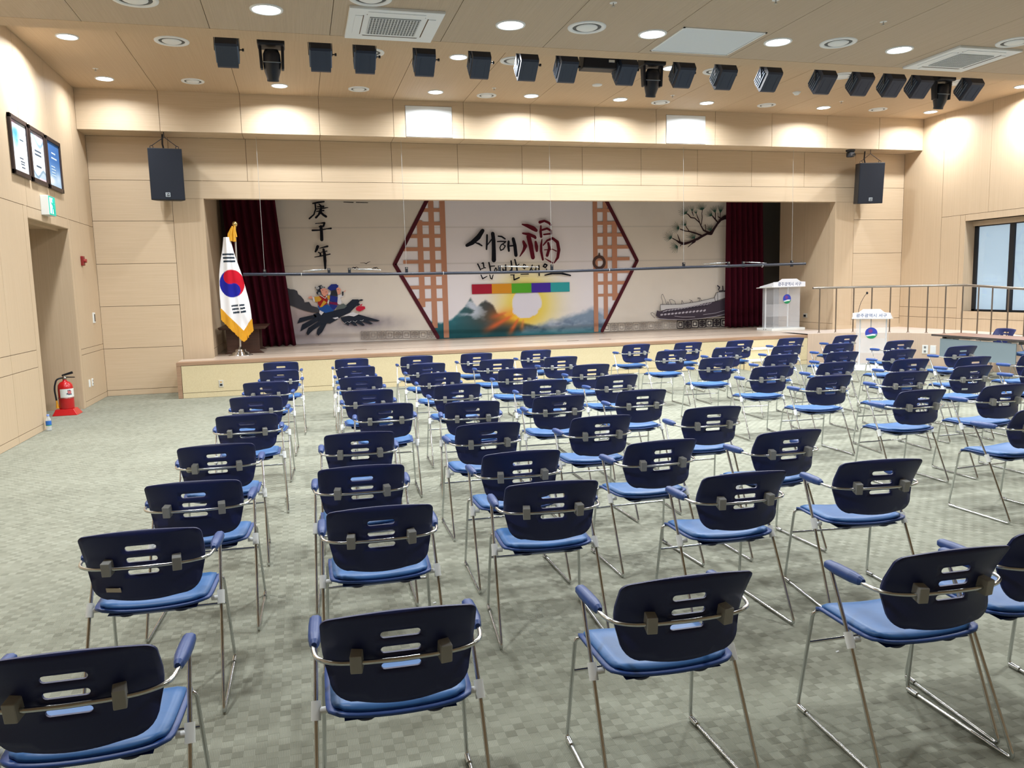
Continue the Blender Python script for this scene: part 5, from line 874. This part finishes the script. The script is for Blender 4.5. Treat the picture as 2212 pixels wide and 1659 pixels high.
for x0, x1, rgb in ((3.73, 4.19, (166, 40, 60)), (4.19, 4.65, (214, 146, 48)), (4.65, 5.12, (88, 168, 52)), (5.12, 5.58, (74, 52, 160)), (5.58, 6.04, (58, 162, 168))):
    q = MB(); rect(q, x0, 1.575, x1, 1.79, y - .002); q.build('colour_bar', ink_mat('bar%d' % int(x0 * 100), rgb), bn)
rg = MB(); N = 36
for k in range(N):
    a0, a1 = 2 * pi * k / N, 2 * pi * (k + 1) / N; cx_, cz = 6.775, 2.23
    rg.add([(cx_ + r_ * cos(a), y - .003, cz + r_ * sin(a)) for r_, a in ((.097, a0), (.165, a0), (.165, a1), (.097, a1))], [(0, 1, 2, 3)])
stroke(rg, [(6.78, 2.44, .03), (6.78, 2.36, .07)], y - .004); rg.build('ring_print', ink_mat('ring', (86, 66, 62)), bn)

# ------------------------------------------------------------------ curtains
def curtain(name, X0t, X1t, X0b, X1b, Y, zt, zb, folds, label, ph):
    nx, nz = 110, 24; m = MB(); V = []
    for j in range(nz + 1):
        v = j / nz
        for i in range(nx + 1):
            u = i / nx; a, b = X0t + (X0b - X0t) * v ** 1.2, X1t + (X1b - X1t) * v ** 1.2
            V.append((a + (b - a) * u, Y + .055 * sin(u * folds * 2 * pi + ph + .5 * sin(v * 3 + u * 4)) * (.6 + .6 * v), zt + (zb - zt) * v + .012 * sin(u * folds * 2 * pi) * (j == nz)))
    m.add(V, [(j * (nx + 1) + i, j * (nx + 1) + i + 1, (j + 1) * (nx + 1) + i + 1, (j + 1) * (nx + 1) + i) for j in range(nz) for i in range(nx)], True)
    o = m.build(name, velvet); md = o.modifiers.new('cloth', 'SOLIDIFY'); md.thickness = .006; tag(o, label, 'curtain', 'maroon stage curtains'); return o
curtain('stage_curtain', -1.45, -.42, -1.2, -.13, 17.12, 4.2, .615, 7, 'dark maroon velvet stage curtain behind the flag', 0)
curtain('stage_curtain', 9.96, 10.92, 9.96, 11.02, 17.16, 4.2, .615, 7, 'dark maroon velvet stage curtain behind the acrylic lectern', 1.2)

# ------------------------------------------------------------------ flag
fg = empty('national_flag', (-1.08, 14.93, ZS)); tag(fg, 'white flag with red and blue circle draped on a pole with gold fringe', 'flag')
MB().lathe([(0, 0), (.21, 0), (.21, .012), (.155, .03), (.15, .06), (.10, .075), (.095, .11), (.05, .125), (.03, .16), (0, .16)], n=36).build('base', mat('flag_base_chrome', (222, 224, 228), .10, 1.0), fg)
MB().tube([(0, 0, .15), (.02, 0, .8), (.04, 0, 2.28)], .016, 12).build('pole', mat('pole_pale_steel', (206, 204, 200), .3, .8), fg)
MB().lathe([(0, -.05), (.032, -.04), (.048, 0), (.032, .04), (0, .05)], c=(.045, 0, 2.33), n=20).lathe([(.014, -.09), (.02, -.05)], c=(.045, 0, 2.33), n=14).build('finial', brass, fg)
KX, KZ = 1 / 5.53 * .00842, 1 / 5.53 * .00865     # zoom pixel of the measured outline -> metres
def F_(x, y): return ((x - 273) * KX * 1.02, (1580 - y) * KZ)
def interp(pts, y): return np.interp(y, [p[1] for p in pts], [p[0] for p in pts])
LE = [(172, 240), (150, 380), (120, 520), (100, 660), (88, 850), (92, 1050)]; RE = [(240, 240), (270, 400), (310, 560), (340, 680), (365, 830), (395, 980), (420, 1180)]
ns, nt = 90, 150; S_, T_ = np.meshgrid(np.linspace(0, 1, ns), np.linspace(0, 1, nt))
bx = np.interp(S_, [0, .7, 1], [92, 320, 420]); by = np.interp(S_, [0, .7, 1], [1050, 1305, 1180])
PX = (1 - S_) * interp(LE, 240 + 810 * T_) + S_ * interp(RE, 240 + 940 * T_); PX = PX * (1 - T_ ** 3) + bx * T_ ** 3; PY = 240 + (by - 240) * T_
C_ = np.zeros(PX.shape + (3,)); C_[:] = (236, 238, 242)
ax_, ay_ = np.array((190., 606.)), np.array((308., 902.)); cc = (ax_ + ay_) / 2; rad = np.hypot(*(ay_ - ax_)) / 2; e1 = (ay_ - ax_) / (2 * rad); e2 = np.array((e1[1], -e1[0]))
cc = np.array((232., 757.)); qx = (PX - cc[0]) * 1.16; qy = PY - cc[1]; e1 = np.array((.30, .954)); al_ = qx * e1[0] + qy * e1[1]; ac_ = qx * e1[1] - qy * e1[0]; rad = 156.
circ = np.hypot(al_, ac_) < rad; redm = ac_ > 0
redm = np.where(np.hypot(al_ + rad / 2, ac_) < rad / 2, True, redm); redm = np.where(np.hypot(al_ - rad / 2, ac_) < rad / 2, False, redm)
C_[circ & redm] = (196, 26, 46); C_[circ & ~redm] = (34, 38, 150)
for (x0, x1, y0, y1, sk) in ((148, 270, 420, 440, 0), (152, 276, 458, 480, 0), (155, 281, 497, 519, 0), (210, 284, 999, 1019, -7), (296, 350, 994, 1014, -5), (217, 289, 1036, 1057, -7), (303, 356, 1030, 1051, -5), (224, 296, 1075, 1097, -7), (307, 362, 1068, 1090, -5)):
    yy_ = PY - sk * (PX - x0) / (x1 - x0); C_[(PX > x0) & (PX < x1) & (yy_ > y0) & (yy_ < y1)] = (22, 40, 56)
fx, fz = F_(PX, PY); fy = -.05 - .07 * np.sin(np.pi * S_) * (1 - .2 * T_) - .018 * np.sin(S_ * 17 + .6 + 2 * T_) * (.35 + .65 * T_)
print_grid('cloth', np.stack([fx, fy, fz], -1), C_, fg, .003)
gm_ = MB(); rnd = random.Random(3); yedge = [(92, 1050), (320, 1305), (420, 1180)]
for k in range(150):
    s = k / 149.0; x = float(np.interp(s, [0, .72, 1], [92, 320, 420])); yv = float(np.interp(s, [0, .72, 1], [1045, 1300, 1175])); L = 118 + rnd.uniform(-14, 8); dx = rnd.uniform(-6, 14) * (1 if s > .6 else .6)
    yb_ = -.05 - .07 * sin(pi * s) * .8 - .018 * sin(s * 17 + 2.6); w = 6
    p0, p1 = F_(x - w, yv - 10), F_(x + w, yv - 10); q0, q1 = F_(x - w + dx, yv + L), F_(x + w + dx, yv + L)
    gm_.hull([(p0[0], yb_ - .004, p0[1]), (p1[0], yb_ - .004, p1[1]), (q1[0], yb_ - .006, q1[1]), (q0[0], yb_ - .006, q0[1])], [(p0[0], yb_ + .004, p0[1]), (p1[0], yb_ + .004, p1[1]), (q1[0], yb_ + .004, q1[1]), (q0[0], yb_ + .004, q0[1])])
o = gm_.build('fringe', gold_m, fg); o['kind'] = 'stuff'
tx_ = MB()
for dx, z0, z1, r0, r1 in ((-.065, 2.26, 2.05, .016, .026), (-.03, 2.29, 2.03, .018, .030), (.02, 2.27, 2.02, .02, .032), (.05, 2.22, 2.10, .012, .02), (.04, 2.30, 2.14, .012, .02)):
    tx_.tube([(.02 + dx * .5, -.04, z0), (dx, -.055, (z0 + z1) / 2), (dx * 1.1, -.06, z1)], [r0, (r0 + r1) / 2, r1], 8)
tx_.build('tassel', gold_m, fg)

# ------------------------------------------------------------------ low dark table on the stage
tb = empty('low_table', (-1.05, 15.97, ZS)); tag(tb, 'low dark wooden table with trestle ends behind the flag', 'table')
tp = [(-.40, -.76, .455), (.40, -.76, .455), (.42, .76, .455), (-.40, .76, .455)]
beveled(MB().hull(tp, [(x * 1.06, y * 1.04, .50) for x, y, z in tp]).build('tabletop', dark_wood, tb), .008)
for y in (-.56, .52):
    beveled(MB().box(-.30, y - .025, .05, .28, y + .025, .455).hull([(-.34, y - .03, 0), (.36, y - .03, 0), (.36, y + .03, 0), (-.34, y + .03, 0)], [(-.30, y - .03, .055), (.29, y - .03, .055), (.29, y + .03, .055), (-.30, y + .03, .055)]).build('trestle', dark_wood, tb), .005)
MB().box(-.03, -.55, .14, .12, .5, .17).build('stretcher', dark_wood, tb)

# ------------------------------------------------------------------ acrylic lecterns
def make_lectern(kx=1.0, ts=.092):
    t = empty('acrylic_lectern')
    beveled(MB().box(-.44, -.28, 0, .44, .28, .055).build('base', white_pl, t), .006)
    MB().disc((0, 0, 0), .012, 12).build('port', black_m, t).location = (-.441, -.06, .03); t.children[-1].rotation_euler = (0, -pi / 2, 0)
    MB().disc((0, 0, 0), .012, 12).build('port', black_m, t).location = (-.441, .02, .03); t.children[-1].rotation_euler = (0, -pi / 2, 0)
    MB().box(-.34, -.20, .055, .34, -.188, .96).build('front_panel', frost, t)
    for s in (-1, 1):
        MB().box(s * .345 - .006, -.20, .055, s * .345 + .006, .20, .96).build('side_panel', frost, t)
        MB().tube([(s * .30, .16, .055), (s * .30, .16, .97)], .018, 12).build('post', mat('white_post', (222, 226, 230), .35), t)
    MB().box(-.30, .14, .30, .30, .17, .58).build('shelf_pocket', frost, t)
    beveled(MB().hull([(-.44, -.26, .965), (.44, -.26, .965), (.44, .32, .945), (-.44, .32, .945)], [(-.44, -.26, .995), (.44, -.26, .995), (.44, .32, .960), (-.44, .32, .960)]).build('tray', white_pl, t), .004)
    pr = [(-.42, .965), (.42, .965), (.42, 1.075), (.29, 1.085), (.19, 1.145), (-.19, 1.145), (-.29, 1.085), (-.42, 1.075)]
    sg = MB().hull([(x, -.285, z) for x, z in pr], [(x, -.262, z) for x, z in pr]).build('sign_board', mat('sign_white', (236, 240, 248), .4), t); beveled(sg, .005)
    for s in (-1, 1): MB().hull([(s * .42, -.27, .975), (s * .42, -.27, 1.07), (s * .42, .22, .985), (s * .42, .22, .96)], [(s * .405, -.27, .975), (s * .405, -.27, 1.07), (s * .405, .22, .985), (s * .405, .22, .96)]).build('cheek', MATS['sign_white'], t)
    text_mesh('lettering', '광주광역시 서구', ts, text_m, sg, (0, -.2865, 1.024), (pi / 2, 0, 0), .001)
    em = empty('emblem'); em.parent = t; em.location = (0, -.203, .70); r = .105
    def arc(a0, a1, n=20): return [(r * cos(radians(a0 + (a1 - a0) * k / n)), r * sin(radians(a0 + (a1 - a0) * k / n))) for k in range(n + 1)]
    q = MB(); ply(q, arc(-25, 205), 0); q.build('emblem_sky', mat('emblem_blue', (42, 62, 168), .5), em)
    q = MB(); ply(q, arc(-155, -14) + [(.03, -.045), (-.07, -.062)], -.001); q.build('emblem_field', mat('emblem_green', (20, 134, 84), .5), em)
    q = MB(); ply(q, [(-.098, -.044), (-.03, -.028), (.02, -.014), (.102, -.016), (.06, -.03), (.085, -.048), (.03, -.045), (-.07, -.062)], -.002); q.build('emblem_river', mat('emblem_white', (214, 228, 230), .5), em)
    q = MB(); ply(q, [(-.012 + .036 * cos(2 * pi * k / 20), .036 + .036 * sin(2 * pi * k / 20)) for k in range(20)], -.002); q.build('emblem_sun', mat('emblem_plum', (110, 50, 130), .5), em)
    if kx != 1.0:
        for ch in t.children:
            if ch.type == 'MESH' and ch.name.split('.')[0] != 'port':
                for v_ in ch.data.vertices: v_.co.x *= kx
            else: ch.location.x *= kx
    return t
pl_ = make_lectern()
def sink(o, label, loc, rz): o.location = loc; o.rotation_euler = (0, 0, rz); tag(o, label, 'lectern', 'clear lecterns with lettered white tops'); return o
l2 = make_lectern(.76, .078)
sink(pl_, 'clear acrylic lectern with white lettered top standing on the stage', (10.50, 15.70, ZS), radians(3))
sink(l2, 'clear acrylic lectern with white lettered top standing on the carpet by the platform', (10.36, 12.56, 0), radians(-44))
mc = empty('gooseneck_microphone', (10.20, 12.74, .985)); tag(mc, 'thin black gooseneck microphone standing on the floor lectern', 'microphone')
MB().lathe([(0, 0.004), (.035, 0.004), (.03, .025), (0, .03)], n=16).build('foot', black_m, mc); MB().tube([(0, 0, .02), (-.01, 0, .14), (.03, -.01, .28), (.09, -.03, .40), (.13, -.04, .445)], .0045, 8).build('stem', black_m, mc)
MB().lathe([(0, -.025), (.017, -.02), (.02, 0), (.017, .02), (0, .025)], n=14).build('head', black_m, mc).location = (.135, -.04, .452)

# ------------------------------------------------------------------ long table by the platform
lt = empty('folding_table', (10.88, 10.18, 0)); tag(lt, 'long wood-topped folding table with pale modesty panel in front of the platform', 'table')
beveled(MB().box(-.31, -1.15, .695, .31, 1.15, .72).build('tabletop', varied('table_laminate', (150, 118, 104), (136, 106, 92), .35, (40, 2, 40)), lt), .003)
MB().box(-.316, -1.156, .692, .316, -1.148, .722).box(-.316, 1.148, .692, .316, 1.156, .722).box(-.316, -1.156, .692, -.308, 1.156, .722).box(.308, -1.156, .692, .316, 1.156, .722).build('edge_band', mat('table_edge', (66, 62, 62), .4), lt)
MB().box(-.275, -.50, .33, -.262, 1.0, .655).build('modesty_panel', varied('pale_blue_mesh', (126, 142, 150), (118, 134, 142), .6, (200, 200, 200), 2), lt)
for y in (.96, -.54):
    l_ = MB(); l_.box(-.25, y - .02, .64, .25, y + .02, .69).box(-.02, y - .03, .08, .05, y + .03, .66).box(-.28, y - .025, .05, .28, y + .025, .09)
    l_.build('leg', mat('table_leg_grey', (70, 76, 82), .4, .4), lt)
    for s in (-1, 1): MB().lathe([(0, -.022), (.028, -.018), (.028, .018), (0, .022)], c=(s * .24, y, .03), n=14, ax='y').build('caster', black_m, lt)
bk = MB()
for k, (y, ln) in enumerate(((.86, .16), (.62, .34), (.20, .26), (-.34, .14))): bk.box(-.20, y - ln / 2, .657, -.05, y + ln / 2, .675)
bk.build('bracket', white_pl, lt)

# ------------------------------------------------------------------ steps against the stage front
sp_ = empty('stage_steps', (8.75, 13.60, 0)); tag(sp_, 'pale wooden steps standing against the stage front', 'steps')
for k, (y0, z) in enumerate(((-.30, .20), (-.02, .40))):
    MB().box(-.45, y0, z - .025, .45, y0 + .31, z).build('tread', mat('step_pale', (232, 226, 212), .4), sp_); MB().box(-.44, y0 + .02, z - .20, .44, y0 + .05, z - .025).build('riser', wood_s, sp_)
for s in (-1, 1): MB().box(s * .44 - .012, -.28, 0, s * .44 + .012, .02, .175).box(s * .44 - .012, .0, 0, s * .44 + .012, .29, .375).build('side', wood_s, sp_)

# ------------------------------------------------------------------ fire extinguisher, bottle
fe = empty('fire_extinguisher', (-3.40, 12.80, 0)); tag(fe, 'red fire extinguisher on a red stand inside the door recess', 'extinguisher')
beveled(MB().hull([(-.17, -.15, 0), (.17, -.15, 0), (.17, .15, 0), (-.17, .15, 0)], [(-.13, -.10, .09), (.11, -.10, .09), (.11, .11, .09), (-.13, .11, .09)]).build('stand', red_m, fe), .008)
MB().lathe([(0, .09), (.098, .09), (.102, .10), (.102, .39), (.095, .44), (.07, .475), (.03, .495), (.022, .52), (0, .52)], c=(.0, 0, 0), n=30).build('cylinder', red_m, fe)
lb = MB(); N = 14
for k in range(N):
    a0, a1 = radians(-120 + 130 * k / N), radians(-120 + 130 * (k + 1) / N); lb.add([(.1035 * cos(a0), .1035 * sin(a0), .26), (.1035 * cos(a1), .1035 * sin(a1), .26), (.1035 * cos(a1), .1035 * sin(a1), .385), (.1035 * cos(a0), .1035 * sin(a0), .385)], [(0, 1, 2, 3)], True)
lo_ = lb.build('label_band', mat('label_paper', (222, 226, 222), .5), fe)
mk = MB()
for k, (a, z, w, hh, mi) in enumerate(((-48, .335, .05, .05, 1), (-62, .315, .03, .02, 0), (-45, .305, .05, .015, 0), (-52, .36, .04, .015, 0))):
    a = radians(a); t_ = Vector((-sin(a), cos(a), 0)) * w / 2; c_ = Vector((.1048 * cos(a), .1048 * sin(a), z)); up_ = Vector((0, 0, hh / 2)); n_ = Vector((cos(a), sin(a), 0)) * .0006
    mk.hull([c_ - t_ - up_, c_ + t_ - up_, c_ + t_ + up_, c_ - t_ + up_], [c_ - t_ - up_ + n_, c_ + t_ - up_ + n_, c_ + t_ + up_ + n_, c_ - t_ + up_ + n_], mi)
mk.build('label_print', [mat('label_ink', (50, 70, 100), .6), mat('label_red', (196, 110, 110), .6)], lo_)
MB().tube([(.104 * cos(a), .104 * sin(a), .25) for a in [2 * pi * k / 28 for k in range(29)]], .004, 6).build('strap', steel, fe)
MB().lathe([(.022, .515), (.03, .525), (.03, .555), (.02, .565), (0, .565)], n=16).build('valve', steel, fe)
MB().hull([(-.03, -.012, .565), (.12, -.012, .60), (.12, .012, .60), (-.03, .012, .565)], [(-.03, -.012, .59), (.11, -.012, .635), (.11, .012, .635), (-.03, .012, .59)]).hull([(0, -.01, .545), (.14, -.01, .54), (.14, .01, .54), (0, .01, .545)], [(0, -.01, .56), (.135, -.01, .552), (.135, .01, .552), (0, .01, .56)]).build('lever', black_m, fe)
MB().tube(fillet([(-.02, 0, .545), (-.10, -.03, .53), (-.135, -.05, .40), (-.118, -.05, .22)], .08), .012, 10).build('hose', black_m, fe)
MB().tube([(-.118, -.05, .225), (-.114, -.05, .18), (-.112, -.05, .105)], [.009, .013, .024], 12).build('nozzle', yellow_m, fe)
wb_ = empty('water_bottle', (-3.235, 11.30, 0)); tag(wb_, 'half-empty clear plastic water bottle with blue label at the door wall', 'bottle')
pet = mat('clear_plastic_bottle', (236, 244, 250), .12, alpha=.34)
MB().lathe([(0, 0), (.030, 0), (.033, .01), (.033, .13), (.030, .15), (.016, .185), (.014, .195)], n=22).build('body', pet, wb_)
MB().lathe([(.0335, .075), (.0338, .08), (.0338, .125), (.0335, .13)], n=22).build('label_band', mat('bottle_label', (40, 104, 190), .5), wb_); MB().lathe([(.0336, .066), (.0338, .076)], n=22).build('label_stripe', mat('bottle_green', (60, 150, 110), .5), wb_)
MB().lathe([(.015, .19), (.016, .192), (.016, .212), (0, .213)], n=18).build('cap', mat('bottle_cap', (120, 150, 226), .5), wb_)
for i, (x, y, s) in enumerate(((-.90, 3.12, .014), (.62, 4.1, .010), (2.3, 2.95, .008))):
    o = MB().hull([(-s, -s * .6, 0.001), (s, -s * .5, .001), (s * .9, s * .6, .001), (-s, s * .5, .001)], [(-s * .8, -s * .5, .004), (s * .8, -s * .4, .006), (s * .8, s * .5, .005), (-s * .8, s * .4, .003)]).build('paper_scrap', white_pt, None, (x, y, 0)); tag(o, 'tiny white paper scrap on the carpet, %s' % ('beside the door-side seats', 'under the second seat column', 'near the back rows of seats')[i], 'litter')
